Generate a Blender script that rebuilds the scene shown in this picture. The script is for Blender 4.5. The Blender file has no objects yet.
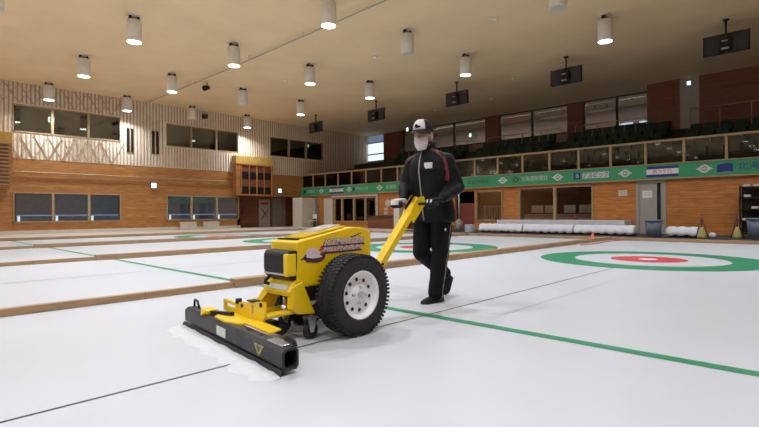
import bpy, bmesh, math, random
from mathutils import Vector, Matrix
random.seed(7)
PI = math.pi
sc = bpy.context.scene
COL = sc.collection

# ---------------------------------------------------------------- materials
def new_mat(name):
    m = bpy.data.materials.new(name); m.use_nodes = True
    nt = m.node_tree; nt.nodes.clear()
    out = nt.nodes.new('ShaderNodeOutputMaterial'); b = nt.nodes.new('ShaderNodeBsdfPrincipled')
    nt.links.new(b.outputs[0], out.inputs[0])
    return m, nt, b, out

def mat(name, col, rough=.5, metal=0, var=.06, scale=6, bump=0, spec=.5, emit=0, ecol=None):
    m, nt, b, out = new_mat(name)
    c = (*col, 1)
    b.inputs['Roughness'].default_value = rough; b.inputs['Metallic'].default_value = metal
    b.inputs['Specular IOR Level'].default_value = spec
    tc = nt.nodes.new('ShaderNodeTexCoord'); nz = nt.nodes.new('ShaderNodeTexNoise')
    nz.inputs['Scale'].default_value = scale; nz.inputs['Detail'].default_value = 5
    nt.links.new(tc.outputs['Object'], nz.inputs['Vector'])
    r = nt.nodes.new('ShaderNodeValToRGB')
    r.color_ramp.elements[0].position = .3; r.color_ramp.elements[1].position = .7
    r.color_ramp.elements[0].color = (*[max(0, v*(1-var)) for v in col], 1)
    r.color_ramp.elements[1].color = (*[min(1, v*(1+var)) for v in col], 1)
    nt.links.new(nz.outputs['Fac'], r.inputs[0]); nt.links.new(r.outputs[0], b.inputs['Base Color'])
    if bump:
        bp = nt.nodes.new('ShaderNodeBump'); bp.inputs['Strength'].default_value = bump; bp.inputs['Distance'].default_value = .02
        nt.links.new(nz.outputs['Fac'], bp.inputs['Height']); nt.links.new(bp.outputs[0], b.inputs['Normal'])
    if emit:
        b.inputs['Emission Color'].default_value = (*(ecol or col), 1); b.inputs['Emission Strength'].default_value = emit
    return m

def planks(name, c1, c2, w=1.8, h=.12, rough=.45, gap=.004, gapcol=None, streak=.35):
    m, nt, b, out = new_mat(name)
    b.inputs['Roughness'].default_value = rough
    tc = nt.nodes.new('ShaderNodeTexCoord'); sx = nt.nodes.new('ShaderNodeSeparateXYZ'); ad = nt.nodes.new('ShaderNodeMath')
    cb = nt.nodes.new('ShaderNodeCombineXYZ')
    nt.links.new(tc.outputs['Object'], sx.inputs[0]); nt.links.new(sx.outputs[0], ad.inputs[0]); nt.links.new(sx.outputs[1], ad.inputs[1])
    nt.links.new(ad.outputs[0], cb.inputs[0]); nt.links.new(sx.outputs[2], cb.inputs[1])
    br = nt.nodes.new('ShaderNodeTexBrick'); br.offset = .37; br.squash = 1
    br.inputs['Scale'].default_value = 1; br.inputs['Brick Width'].default_value = w; br.inputs['Row Height'].default_value = h
    br.inputs['Mortar Size'].default_value = gap; br.inputs['Color1'].default_value = (*c1, 1); br.inputs['Color2'].default_value = (*c2, 1)
    g = gapcol or [v*.55 for v in c1]
    br.inputs['Mortar'].default_value = (*g, 1)
    nt.links.new(cb.outputs[0], br.inputs['Vector'])
    mp = nt.nodes.new('ShaderNodeMapping'); mp.inputs['Scale'].default_value = (1.2, 14, 14)
    nt.links.new(cb.outputs[0], mp.inputs[0])
    nz = nt.nodes.new('ShaderNodeTexNoise'); nz.inputs['Scale'].default_value = 1.6; nz.inputs['Detail'].default_value = 6
    nt.links.new(mp.outputs[0], nz.inputs['Vector'])
    mr = nt.nodes.new('ShaderNodeMapRange'); mr.inputs[1].default_value = .3; mr.inputs[2].default_value = .7
    mr.inputs[3].default_value = 1-streak; mr.inputs[4].default_value = 1+streak*.5
    nt.links.new(nz.outputs['Fac'], mr.inputs[0])
    mx = nt.nodes.new('ShaderNodeVectorMath'); mx.operation = 'SCALE'
    nt.links.new(br.outputs[0], mx.inputs[0]); nt.links.new(mr.outputs[0], mx.inputs['Scale'])
    nt.links.new(mx.outputs[0], b.inputs['Base Color'])
    return m

def glass(name, tint=(.8, .85, .85), gl=(.9, .9, .9), rough=.02, base=.15):
    m = bpy.data.materials.new(name); m.use_nodes = True
    nt = m.node_tree; nt.nodes.clear()
    out = nt.nodes.new('ShaderNodeOutputMaterial'); mx = nt.nodes.new('ShaderNodeMixShader')
    t = nt.nodes.new('ShaderNodeBsdfTransparent'); t.inputs[0].default_value = (*tint, 1)
    g = nt.nodes.new('ShaderNodeBsdfGlossy'); g.inputs[0].default_value = (*gl, 1); g.inputs['Roughness'].default_value = rough
    f = nt.nodes.new('ShaderNodeFresnel'); f.inputs[0].default_value = 1.5
    ma = nt.nodes.new('ShaderNodeMath'); ma.inputs[1].default_value = base-.04; ma.use_clamp = True
    nt.links.new(f.outputs[0], ma.inputs[0]); nt.links.new(ma.outputs[0], mx.inputs[0])
    nt.links.new(t.outputs[0], mx.inputs[1]); nt.links.new(g.outputs[0], mx.inputs[2]); nt.links.new(mx.outputs[0], out.inputs[0])
    return m

def emis(name, col, s):
    m = bpy.data.materials.new(name); m.use_nodes = True
    nt = m.node_tree; nt.nodes.clear()
    out = nt.nodes.new('ShaderNodeOutputMaterial'); e = nt.nodes.new('ShaderNodeEmission')
    e.inputs[0].default_value = (*col, 1); e.inputs[1].default_value = s
    nt.links.new(e.outputs[0], out.inputs[0]); return m

M = {}
M['ice'] = mat('ice', (.56, .563, .58), .38, var=.03, scale=.9, spec=.35)
M['floor'] = mat('hall_floor', (.56, .47, .39), .55, var=.08, scale=2)
M['walk'] = mat('walkway_mat', (.055, .055, .065), .75, var=.25, scale=8)
M['ceil'] = mat('ceiling_board', (.78, .58, .335), .8, var=.05, scale=.8, bump=.1)
M['wood'] = planks('orange_planks', (.42, .18, .05), (.50, .22, .065), 2.6, .145)
M['woodr'] = planks('back_wall_planks', (.55, .195, .04), (.64, .24, .055), 2.2, .145)
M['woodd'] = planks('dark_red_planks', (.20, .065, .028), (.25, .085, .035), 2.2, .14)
M['beam'] = planks('divider_timber', (.40, .25, .125), (.46, .29, .15), 3.6, .3, .6, streak=.3)
M['honey'] = mat('honey_wood', (.60, .36, .09), .5, var=.12, scale=5)
M['tan'] = mat('tan_frame', (.42, .29, .15), .5, var=.1)
M['latback'] = mat('lattice_backing', (.80, .74, .62), .8, var=.05)
M['slat'] = mat('lattice_slat', (.50, .35, .23), .6, var=.12, scale=3)
M['green'] = mat('banner_green', (.045, .33, .135), .45, var=.04)
M['white'] = mat('white_paint', (.8, .8, .8), .4, var=.03)
M['cream'] = mat('cream_paint', (.62, .57, .47), .6, var=.04)
M['greydoor'] = mat('grey_door', (.40, .37, .32), .5, var=.04)
M['dark'] = mat('dark_interior', (.05, .045, .04), .8, var=.2)
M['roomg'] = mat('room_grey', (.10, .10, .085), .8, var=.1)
M['roomc'] = mat('room_ceiling', (.28, .24, .2), .8, var=.1)
M['blind'] = mat('blue_blind', (.34, .43, .58), .7, var=.12)
M['blindl'] = mat('pale_blind', (.40, .52, .76), .7, var=.12)
M['alu'] = mat('pale_aluminium', (.5, .55, .62), .35, metal=.3)
M['black'] = mat('black_paint', (.014, .014, .015), .45, var=.2, scale=9, spec=.25)
M['blackr'] = mat('rubber', (.013, .013, .014), .7, var=.25, scale=30, bump=.15)
M['yellow'] = mat('machine_yellow', (.80, .53, .006), .32, var=.05, scale=4)
M['steel'] = mat('steel', (.52, .52, .52), .3, metal=.9)
M['blade'] = mat('blade_steel', (.032, .032, .035), .42, metal=.25, var=.5, scale=5, spec=.35)
M['seat'] = mat('seat_green', (.032, .062, .043), .45, spec=.18, var=.2)
M['glass'] = glass('window_glass')
M['glassd'] = glass('gallery_glass', (.72, .74, .68), base=.045)
M['lens'] = emis('lamp_lens', (1, .98, .94), 7)
M['lensoff'] = mat('unlit_lens', (.55, .5, .42), .3)
M['can'] = mat('lamp_housing', (.78, .74, .68), .45, var=.03)
M['signlit'] = emis('exit_light', (.78, 1, .95), 1.9)
M['signg'] = emis('exit_green', (.10, .75, .5), 1.3)
M['day'] = emis('daylight', (.75, .86, 1), 1.1)
M['glowb'] = emis('glow_streak', (.85, .93, 1), 1.5)
M['glowh'] = emis('glow_line', (.45, .62, .95), .55)
M['dayd'] = emis('daylight_dim', (.4, .5, .7), .30)
M['hgreen'] = mat('paint_green', (.018, .235, .10), .4, var=.05)
M['hred'] = mat('paint_red', (.58, .045, .06), .4, var=.05)
M['hblack'] = mat('paint_black', (.05, .05, .06), .4)
M['hgrey'] = mat('paint_grey', (.56, .55, .56), .5)
M['hwhite'] = mat('paint_white', (.80, .79, .81), .4)
M['blue'] = mat('sign_blue', (.015, .03, .23), .5)
M['red'] = mat('sign_red', (.6, .03, .03), .5)
M['pale'] = mat('sign_pale', (.62, .66, .60), .5)
M['cloth'] = mat('white_cloth', (.72, .70, .72), .85, var=.06, scale=3, bump=.2)
M['bin'] = mat('bin_blue_grey', (.13, .16, .21), .5)
M['straw'] = mat('straw', (.42, .34, .12), .8, var=.3, scale=40, bump=.3)
M['redwood'] = mat('red_handle', (.24, .05, .035), .5)
M['orange'] = mat('orange_rubber', (.75, .10, .05), .5)
M['pink'] = mat('corridor_wall', (.40, .32, .30), .8, var=.05)
M['snow'] = mat('snow', (.62, .61, .61), .8, var=.06, scale=20, bump=.4)
# person
M['skin'] = mat('skin', (.42, .24, .17), .55, var=.06)
M['jacket'] = mat('jacket_black', (.008, .008, .0095), .6, spec=.16, var=.3, scale=7, bump=.25)
M['jred'] = mat('jacket_red', (.16, .010, .018), .6)
M['trouser'] = mat('trouser_black', (.006, .006, .007), .75, spec=.18, var=.3, scale=8, bump=.2)
M['gold'] = mat('gold_stripe', (.28, .23, .12), .6)
M['mask'] = mat('mask_white', (.66, .62, .62), .8, var=.03)
M['hair'] = mat('hair_black', (.012, .010, .009), .5)
M['glovew'] = mat('glove_white', (.60, .58, .57), .7)
M['gloveb'] = mat('glove_black', (.012, .012, .014), .7, spec=.2)
M['shoe'] = mat('shoe_black', (.014, .014, .016), .5, spec=.18, var=.2)
M['purple'] = mat('decal_plum', (.10, .03, .07), .5)
M['dpink'] = mat('decal_pink', (.68, .52, .56), .5)

# ---------------------------------------------------------------- object helpers
def props(o, label=None, cat=None, group=None, kind=None):
    if label: o['label'] = label
    if cat: o['category'] = cat
    if group: o['group'] = group
    if kind: o['kind'] = kind
    return o
def empty(name, loc=(0, 0, 0), rz=0, label=None, cat=None, group=None):
    o = bpy.data.objects.new(name, None); COL.objects.link(o)
    o.location = loc; o.rotation_euler = (0, 0, rz); o.empty_display_size = .1
    return props(o, label, cat, group)
def kids(o): return [c for c in bpy.data.objects if c.parent == o]
def dup(o, parent=None):
    c = o.copy(); COL.objects.link(c); c.parent = parent
    for k in kids(o): dup(k, c)
    return c

def abs_mat(o):
    m = Matrix.Translation(o.location) @ o.rotation_euler.to_matrix().to_4x4()
    return abs_mat(o.parent) @ m if o.parent else m

class MB:
    """collects shapes in world coordinates (or local ones with local=True) for ONE mesh"""
    def __init__(s): s.bm = bmesh.new(); s.mi = 0
    def _fin(s, vs, m=None, n0=None):
        if m is not None:
            for v in vs: v.co = m @ v.co
    def face(s, pts, mi=None):
        f = s.bm.faces.new([s.bm.verts.new(p) for p in pts]); f.material_index = s.mi if mi is None else mi; return f
    def box(s, x0, x1, y0, y1, z0, z1, bev=0, mtx=None, seg=2):
        r = bmesh.ops.create_cube(s.bm, size=1); vs = r['verts']
        for v in vs: v.co = Vector(((x0+x1)/2+v.co.x*(x1-x0), (y0+y1)/2+v.co.y*(y1-y0), (z0+z1)/2+v.co.z*(z1-z0)))
        fs = {f for v in vs for f in v.link_faces}
        for f in fs: f.material_index = s.mi
        if bev:
            es = list({e for v in vs for e in v.link_edges})
            rr = bmesh.ops.bevel(s.bm, geom=es, offset=bev, segments=seg, affect='EDGES', profile=.5)
            vs = list({v for f in rr['faces'] for v in f.verts} | {v for v in vs if v.is_valid})
            for f in rr['faces']: f.material_index = s.mi
        if mtx is not None: 
            for v in vs: v.co = mtx @ v.co
        return vs
    def prism(s, poly, axis, a, b, bev=0):
        """poly: 2-D outline in the two other axes (cyclic order kept), extruded along axis from a to b"""
        def P(u, v, w):
            return {'x': (w, u, v), 'y': (u, w, v), 'z': (u, v, w)}[axis]
        A = [s.bm.verts.new(P(u, v, a)) for u, v in poly]; B = [s.bm.verts.new(P(u, v, b)) for u, v in poly]
        n = len(poly); fs = [s.bm.faces.new(A), s.bm.faces.new(B[::-1])]
        for i in range(n): fs.append(s.bm.faces.new((A[i], B[i], B[(i+1) % n], A[(i+1) % n])))
        for f in fs: f.material_index = s.mi
        if bev:
            es = list({e for f in fs for e in f.edges})
            rr = bmesh.ops.bevel(s.bm, geom=es, offset=bev, segments=3, affect='EDGES', profile=.5)
            for f in rr['faces']: f.material_index = s.mi
        return fs
    def hexa(s, q0, q1):
        """closed hexahedron from two quads (four points each)"""
        A = [s.bm.verts.new(p) for p in q0]; B = [s.bm.verts.new(p) for p in q1]
        fs = [s.bm.faces.new(A), s.bm.faces.new(B[::-1])]
        for i in range(4): fs.append(s.bm.faces.new((A[i], B[i], B[(i+1) % 4], A[(i+1) % 4])))
        for f in fs: f.material_index = s.mi
    def rings(s, rings, cap=True, smooth=True):
        R = [[s.bm.verts.new(p) for p in r] for r in rings]; n = len(R[0])
        for a, b in zip(R, R[1:]):
            for i in range(n):
                f = s.bm.faces.new((a[i], a[(i+1) % n], b[(i+1) % n], b[i])); f.material_index = s.mi; f.smooth = smooth
        if cap:
            for r in (R[0][::-1], R[-1]):
                f = s.bm.faces.new(r); f.material_index = s.mi
    def frame(s, d):
        d = Vector(d).normalized(); u = Vector((0, 0, 1)) if abs(d.z) < .95 else Vector((1, 0, 0))
        a = d.cross(u).normalized(); return a, d.cross(a).normalized()
    def tube(s, pts, r, n=10, smooth=True):
        pts = [Vector(p) for p in pts]; rs = r if isinstance(r, (list, tuple)) else [r]*len(pts); R = []
        a = None
        for i, p in enumerate(pts):
            d = (pts[min(i+1, len(pts)-1)]-pts[max(i-1, 0)]).normalized()
            if a is None: a, b = s.frame(d)
            else:
                a = (a-d*a.dot(d)).normalized(); b = d.cross(a)
            R.append([p+(a*math.cos(2*PI*k/n)+b*math.sin(2*PI*k/n))*rs[i] for k in range(n)])
        s.rings(R, True, smooth)
    def cyl(s, a, b, r, n=24, r2=None): s.tube([a, b], [r, r if r2 is None else r2], n)
    def bar(s, a, b, w, h, up=(0, 0, 1)):
        a, b = Vector(a), Vector(b); d = (b-a).normalized(); sd = d.cross(Vector(up)).normalized(); u = sd.cross(d)
        q = lambda p: [p+sd*w/2+u*h/2, p-sd*w/2+u*h/2, p-sd*w/2-u*h/2, p+sd*w/2-u*h/2]
        s.hexa(q(a), q(b))
    def capsule(s, a, b, ra, rb, n=16, m=6):
        a, b = Vector(a), Vector(b); d = (b-a); L = d.length; d = d/L if L > 1e-6 else Vector((0, 0, 1)); u, v = s.frame(d); R = []
        for i in range(m+1):
            t = -PI/2+PI/2*i/m
            if i == 0: t += .12
            R.append((a+d*ra*math.sin(t), ra*math.cos(t)))
        for i in range(m+1):
            t = PI/2*i/m
            if i == m: t -= .12
            R.append((b+d*rb*math.sin(t), rb*math.cos(t)))
        s.rings([[c+(u*math.cos(2*PI*k/n)+v*math.sin(2*PI*k/n))*r for k in range(n)] for c, r in R])
    def ell(s, c, rx, ry, rz, seg=24, rot=None):
        r = bmesh.ops.create_uvsphere(s.bm, u_segments=seg, v_segments=seg//2, radius=1)
        for v in r['verts']:
            q = Vector((v.co.x*rx, v.co.y*ry, v.co.z*rz))
            if rot is not None: q = rot @ q
            v.co = q+Vector(c)
        for f in {f for v in r['verts'] for f in v.link_faces}: f.smooth = True; f.material_index = s.mi
        return r['verts']
    def lathe(s, prof, c, axis='z', n=32, smooth=True, cap=True):
        """prof: (distance along axis, radius)"""
        R = []
        for h, r in prof:
            ring = []
            for k in range(n):
                t = 2*PI*k/n; u, v = r*math.cos(t), r*math.sin(t)
                ring.append(Vector(c)+Vector({'z': (u, v, h), 'y': (u, h, v), 'x': (h, u, v)}[axis]))
            R.append(ring)
        s.rings(R, cap, smooth)
    def mesh(s, name, mats):
        bmesh.ops.recalc_face_normals(s.bm, faces=s.bm.faces[:])
        me = bpy.data.meshes.new(name); s.bm.to_mesh(me); s.bm.free()
        for m in (mats if isinstance(mats, (list, tuple)) else [mats]): me.materials.append(m)
        return me
    def build(s, name, mats, parent=None, local=False, label=None, cat=None, group=None, kind=None, smooth=False):
        me = s.mesh(name, mats); o = bpy.data.objects.new(name, me); COL.objects.link(o)
        if smooth:
            for p in me.polygons: p.use_smooth = True
        if parent is not None:
            o.parent = parent
            if not local: me.transform(abs_mat(parent).inverted())
        elif kind != 'structure' and me.vertices:
            xs = [v.co.x for v in me.vertices]; ys = [v.co.y for v in me.vertices]; z = min(v.co.z for v in me.vertices)
            c = Vector(((min(xs)+max(xs))/2, (min(ys)+max(ys))/2, z)); me.transform(Matrix.Translation(-c)); o.location = c
        return props(o, label, cat, group, kind)

def voxel(mb, size, smooth_it=6, factor=.5, disp=0, dscale=.2):
    """union of the closed shapes in mb as one smooth mesh"""
    bmesh.ops.recalc_face_normals(mb.bm, faces=mb.bm.faces[:])
    me = bpy.data.meshes.new('t'); mb.bm.to_mesh(me); mb.bm.free()
    o = bpy.data.objects.new('t', me); COL.objects.link(o)
    r = o.modifiers.new('r', 'REMESH'); r.mode = 'VOXEL'; r.voxel_size = size; r.use_smooth_shade = True
    if disp:
        tx = bpy.data.textures.new('wr', 'CLOUDS'); tx.noise_scale = dscale
        d = o.modifiers.new('d', 'DISPLACE'); d.texture = tx; d.strength = disp; d.mid_level = .5; d.texture_coords = 'LOCAL'
    s = o.modifiers.new('s', 'SMOOTH'); s.iterations = smooth_it; s.factor = factor
    bpy.context.view_layer.update()
    ev = o.evaluated_get(bpy.context.evaluated_depsgraph_get())
    out = bpy.data.meshes.new_from_object(ev)
    bpy.data.objects.remove(o); bpy.data.meshes.remove(me)
    for p in out.polygons: p.use_smooth = True
    return out
def link_mesh(name, me, mats, parent=None, label=None, cat=None):
    me.materials.clear()
    for m in (mats if isinstance(mats, (list, tuple)) else [mats]): me.materials.append(m)
    o = bpy.data.objects.new(name, me); COL.objects.link(o)
    if parent is not None:
        o.parent = parent; me.transform(abs_mat(parent).inverted())
    return props(o, label, cat)

def text_mesh(txt, size, depth=.002, offset=0, shear=0, width=None):
    cu = bpy.data.curves.new('t', 'FONT'); cu.body = txt; cu.size = size; cu.extrude = depth; cu.offset = offset; cu.shear = shear
    cu.align_x = 'CENTER'; cu.align_y = 'CENTER'; cu.resolution_u = 3
    o = bpy.data.objects.new('t', cu); COL.objects.link(o); bpy.context.view_layer.update()
    me = bpy.data.meshes.new_from_object(o.evaluated_get(bpy.context.evaluated_depsgraph_get()))
    bpy.data.objects.remove(o); bpy.data.curves.remove(cu)
    if width and me.vertices:
        xs = [v.co.x for v in me.vertices]; w = max(xs)-min(xs); c = (max(xs)+min(xs))/2
        for v in me.vertices: v.co.x = (v.co.x-c)*width/w
    return me
def text(name, txt, size, m, parent, pos, right, up, **kw):
    """text centred at pos (parent's own coordinates), right / up direction vectors"""
    me = text_mesh(txt, size, **kw); r = Vector(right).normalized(); u = Vector(up).normalized(); n = r.cross(u)
    mt = Matrix((r, u, n)).transposed().to_4x4(); mt.translation = Vector(pos); me.transform(mt)
    me.materials.clear(); me.materials.append(m)
    o = bpy.data.objects.new(name, me); COL.objects.link(o); o.parent = parent; return o

def struct(name, mb, m, parent=None, label=None):
    return mb.build(name, m, parent, kind='structure' if parent is None else None, label=label)

# ================================================================ SETTING
XB, YL, ZC = 17.2, 24.4, 6.9
mb = MB(); mb.box(-32, 28, -8, 28, -.30, -.03); struct('floor', mb, M['floor'])
mb = MB(); mb.box(-32, 12.26, -2.62, 18.0, -.2, 0); ice = struct('ice_rink', mb, M['ice'])
ice['label'] = 'white curling ice with painted lines'
mb = MB(); mb.box(12.42, XB, -8, 13.2, -.03, .015); struct('walkway', mb, M['walk'])
mb = MB(); mb.box(12.42, XB, 13.2, 25.9, -.03, .012); mb.box(-32, 12.42, 18.08, 24.4, -.03, .012); struct('floor_side', mb, M['floor'])
mb = MB(); mb.box(-32, 28, -8, 28, ZC, ZC+.2); struct('ceiling', mb, M['ceil'])

# painted markings (parts of the ice)
def ringmesh(mb, cx, cy, r0, r1, z, n=96):
    R = [[Vector((cx+r*math.cos(2*PI*k/n), cy+r*math.sin(2*PI*k/n), z)) for k in range(n)] for r in (r0, r1)]
    for k in range(n):
        mb.face([R[0][k], R[1][k], R[1][(k+1) % n], R[0][(k+1) % n]])
def disc(mb, cx, cy, r, z, n=64):
    mb.face([Vector((cx+r*math.cos(2*PI*k/n), cy+r*math.sin(2*PI*k/n), z)) for k in range(n)])
P = 5.1285
def quad(mb, x0, x1, y0, y1, z): mb.face([(x0, y0, z), (x1, y0, z), (x1, y1, z), (x0, y1, z)])
for k in range(4):
    cy = k*P
    mb = MB(); ringmesh(mb, 6.4, cy, 1.22, 1.83, .0015); mb.build('green_ring', M['hgreen'], ice)
    mb = MB(); ringmesh(mb, 6.4, cy, .15, .61, .0015); mb.build('red_ring', M['hred'], ice)
    mb = MB(); disc(mb, 6.4, cy, .15, .0015); mb.build('button', M['hwhite'], ice)
    mb = MB(); quad(mb, -.05, .05, cy-2.5, cy+2.5, .002); mb.build('hog_line', M['hgreen'], ice)
    mb = MB(); quad(mb, -31, 4.55, cy-.007, cy+.007, .0025); mb.build('centre_line', M['hblack'], ice)
    if k == 0:
        for x0, yy in ((-0, -.46), (0, .46)):
            mb = MB(); quad(mb, .3, 5.0, yy-.004, yy+.004, .0025); mb.build('guide_line', M['hgrey'], ice)
mb = MB(); mb.tube([(9.3, 2.33, .012), (10.2, 2.25, .012), (11.3, 2.35, .012), (12.2, 2.2, .012)], .012, 6)
mb.build('hose', M['orange'], label='thin red hose lying on the ice behind the near target rings', cat='hose')
mb = MB(); mb.lathe([(0, .11), (.02, .11), (.03, .07), (.2, .02), (.21, .01)], (12.0, 3.0, .01)); 
mb.build('marker_cone', M['orange'], label='small orange cone at the far end of the timber divider', cat='cone')

# dividers
for k in range(4):
    y = 2.64+P*k
    names = ['timber divider nearest the camera, right behind the yellow machine', 'second timber divider from the camera, between second and third sheets',
             'third timber divider from the camera, between third and fourth sheets', 'farthest timber divider, along the edge of the last sheet']
    e = empty('sheet_divider', (0, y, 0), label=names[k], cat='divider', group='timber dividers between the ice sheets')
    mb = MB(); mb.box(-31, -.3, y-.035, y+.035, .001, .068, .004); mb.build('low_rail', M['beam'], e)
    mb = MB(); mb.box(-.3, 12.24, y-.075, y+.075, .001, .102, .006); mb.build('wide_beam', M['beam'], e)
mb = MB(); mb.box(12.27, 12.41, -8, 18.1, -.03, .085, .006); mb.build('trim_1', M['beam'], kind='structure')

# far / unseen walls closing the hall
mb = MB(); mb.box(-32.2, -32, -8, 28, -.3, ZC); struct('wall_front', mb, M['wood'])
mb = MB(); mb.box(-32, 28, -8.2, -8, -.3, ZC); struct('wall_right', mb, M['wood'])

# ---------------------------------------------------------------- left wall
def wall_x(mb, y0, y1, x0, x1, z0, z1, holes):
    """wall along X with rectangular holes (x0,x1,z0,z1), holes sorted and disjoint in x"""
    x = x0
    for h in sorted(holes):
        mb.box(x, h[0], y0, y1, z0, z1)
        if h[2] > z0: mb.box(h[0], h[1], y0, y1, z0, h[2])
        if h[3] < z1: mb.box(h[0], h[1], y0, y1, h[3], z1)
        x = h[1]
    mb.box(x, x1, y0, y1, z0, z1)
def wall_y(mb, x0, x1, y0, y1, z0, z1, holes):
    y = y0
    for h in sorted(holes):
        mb.box(x0, x1, y, h[0], z0, z1)
        if h[2] > z0: mb.box(x0, x1, h[0], h[1], z0, h[2])
        if h[3] < z1: mb.box(x0, x1, h[0], h[1], h[3], z1)
        y = h[1]
    mb.box(x0, x1, y, y1, z0, z1)
UP = [(1.07, 5.57, 4.66, 5.92), (7.9, 12.32, 4.66, 5.92), (14.6, 19.05, 4.66, 5.92)]
LO = [(1.07, 5.57, .55, 1.94), (7.9, 12.32, .55, 1.94)]
ZS = 3.47
mb = MB(); wall_x(mb, YL, YL+.2, -32, 12.4, -.03, ZS, LO); mb.box(12.4, 28, YL, YL+.2, 2.02, ZS)
wl = struct('wall_left', mb, M['wood'])
mb = MB(); wall_x(mb, YL, YL+.2, -32, 28, ZS, ZC, UP); wu = struct('wall_left_upper', mb, M['latback'])
# lattice slats (surface pattern of the upper wall)
mb = MB(); x = -31.9
def free(x, z0, z1):
    segs = [(z0, z1)]
    for h in UP:
        if h[0]-.09 < x < h[1]+.09: segs = [(z0, h[2]-.06), (h[3]+.06, z1)]
    return segs
while x < 23.5:
    for a, b in free(x, ZS+.02, ZC): mb.box(x-.030, x+.030, YL-.035, YL-.001, a, b)
    x += .165
for x0 in [-2+.55*i for i in range(14)]:         # diagonal braces of the left part
    for sgn in (1, -1):
        for za, zb in ((ZS+.05, 4.55), (6.0, ZC-.05)):
            a = Vector((x0, YL-.04, za)); b = Vector((x0+sgn*.55, YL-.04, zb)); mb.bar(a, b, .02, .045, (0, 1, 0))
mb.build('slat_lattice', M['slat'], wu)
mb = MB(); mb.box(-32, 12.4, YL-.06, YL, -.03, .18); mb.build('baseboard_left', M['cream'], kind='structure')
# handrail strip along the lower wall
mb = MB(); mb.tube([(-8, YL-.1, 2.86), (12.0, YL-.1, 2.86)], .035, 10)
r = mb.build('wall_rail', M['tan'], label='long pale rail fixed along the orange left wall above the lower windows', cat='rail')

wn = 0
def left_window(h, lower, mull):
    global wn
    wn += 1
    x0, x1, z0, z1 = h
    e = empty('window_%d' % wn, ((x0+x1)/2, YL, z0)); e['kind'] = 'structure'
    mb = MB(); t = .05
    mb.box(x0, x1, YL-.05, YL+.12, z0, z0+t); mb.box(x0, x1, YL-.05, YL+.12, z1-t, z1)
    mb.box(x0, x0+t, YL-.05, YL+.12, z0, z1); mb.box(x1-t, x1, YL-.05, YL+.12, z0, z1)
    mb.build('window_frame', M['tan'], e)
    for m in mull:
        mb = MB(); mb.box(m-.05, m+.05, YL-.06, YL+.12, z0+t, z1-t); mb.build('mullion', M['tan'], e)
    xs = [x0+t]+list(mull)+[x1-t]
    for a, b in zip(xs, xs[1:]):
        mb = MB(); mb.box(a+.05, b-.05, YL+.03, YL+.036, z0+t, z1-t); mb.build('pane', M['glass'], e)
        if lower:
            mb = MB(); mb.box(a+.05, b-.05, YL+.045, YL+.055, z0+.35, z1-t); mb.build('blind', M['blind'], e)
            mb = MB(); mb.box(a+.05, b-.05, YL+.037, YL+.044, z0+.30, z0+.345); mb.build('glow_bar', M['glowh'], e)  # glowing strip painted in as the bright horizontal line across the panes
            mb = MB(); mb.box(a+.05, b-.05, YL+.05, YL+.06, z0+t, z0+.35); mb.build('lower_blind', M['blindl'], e)
            mb = MB(); mb.box(a+.12, a+.21, YL+.040, YL+.048, z0+t+.01, z0+.29); mb.build('glow_streak', M['glowb'], e)  # glowing strip painted in as a bright upright streak in the pane
left_window(UP[0], False, (2.59, 4.1)); left_window(UP[1], False, (9.32, 10.86)); left_window(UP[2], False, (16.1, 17.53))
left_window(LO[0], True, (2.59, 4.1)); left_window(LO[1], True, (9.32, 10.86))
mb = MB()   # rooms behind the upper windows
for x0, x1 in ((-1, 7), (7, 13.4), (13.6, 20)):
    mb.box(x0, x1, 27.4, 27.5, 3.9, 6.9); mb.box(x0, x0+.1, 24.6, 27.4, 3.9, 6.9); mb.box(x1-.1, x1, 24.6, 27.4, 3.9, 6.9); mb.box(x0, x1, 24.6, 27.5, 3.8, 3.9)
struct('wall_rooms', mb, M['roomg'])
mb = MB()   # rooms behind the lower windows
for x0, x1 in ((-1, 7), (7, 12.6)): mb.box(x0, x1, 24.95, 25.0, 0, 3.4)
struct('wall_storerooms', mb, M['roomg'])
def wallbox(name, x0, x1, y0, y1, z0, z1, m, label, cat):
    mb = MB(); mb.box(x0, x1, y0, y1, z0, z1, .006); return mb.build(name, m, label=label, cat=cat)
# niches between the upper windows
for xx, lab in ((6.02, 'left one of two tall dark slots in the lattice wall'), (7.3, 'right one of two tall dark slots in the lattice wall')):
    e = empty('wall_vent', (xx, YL-.05, 4.18), label=lab, cat='vent', group='dark slots in the lattice wall')
    mb = MB(); mb.box(xx-.17, xx+.17, YL-.06, YL-.036, 4.16, 5.4); mb.build('slot', M['black'], e)
    mb = MB(); mb.box(xx-.03, xx+.03, YL-.09, YL-.06, 4.16, 5.4); mb.build('divider_bar', M['tan'], e)
def exit_sign(loc, nrm, w, h, label, hang=0, green=False):
    e = empty('exit_sign', loc, label=label, cat='sign')
    n = Vector(nrm); r = Vector((0, 0, 1)).cross(n)
    def bx(mb, c, d, ww, hh):
        q = [Vector(c)+r*ww/2*sx+Vector((0, 0, 1))*hh/2*sz for sx, sz in ((-1, -1), (1, -1), (1, 1), (-1, 1))]
        mb.hexa([p for p in q], [p+n*d for p in q])
    mb = MB(); bx(mb, loc, .08, w+.06, h+.06); 
    if hang: mb.cyl(Vector(loc)+n*.04+Vector((0, 0, h/2)), Vector(loc)+n*.04+Vector((0, 0, h/2+hang)), .015, 8)
    mb.build('housing', M['dark'], e)
    mb = MB(); bx(mb, Vector(loc)+n*.08, .012, w, h); mb.build('light_panel', M['signlit'], e)
    mb = MB(); c = Vector(loc)+n*.093
    bx(mb, c+r*w*.22, .004, w*.22, h*.6); bx(mb, c-r*w*.22+Vector((0, 0, -.0)), .004, w*.16, h*.5); mb.build('running_figure_and_door', M['signg'], e)
    return e
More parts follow.
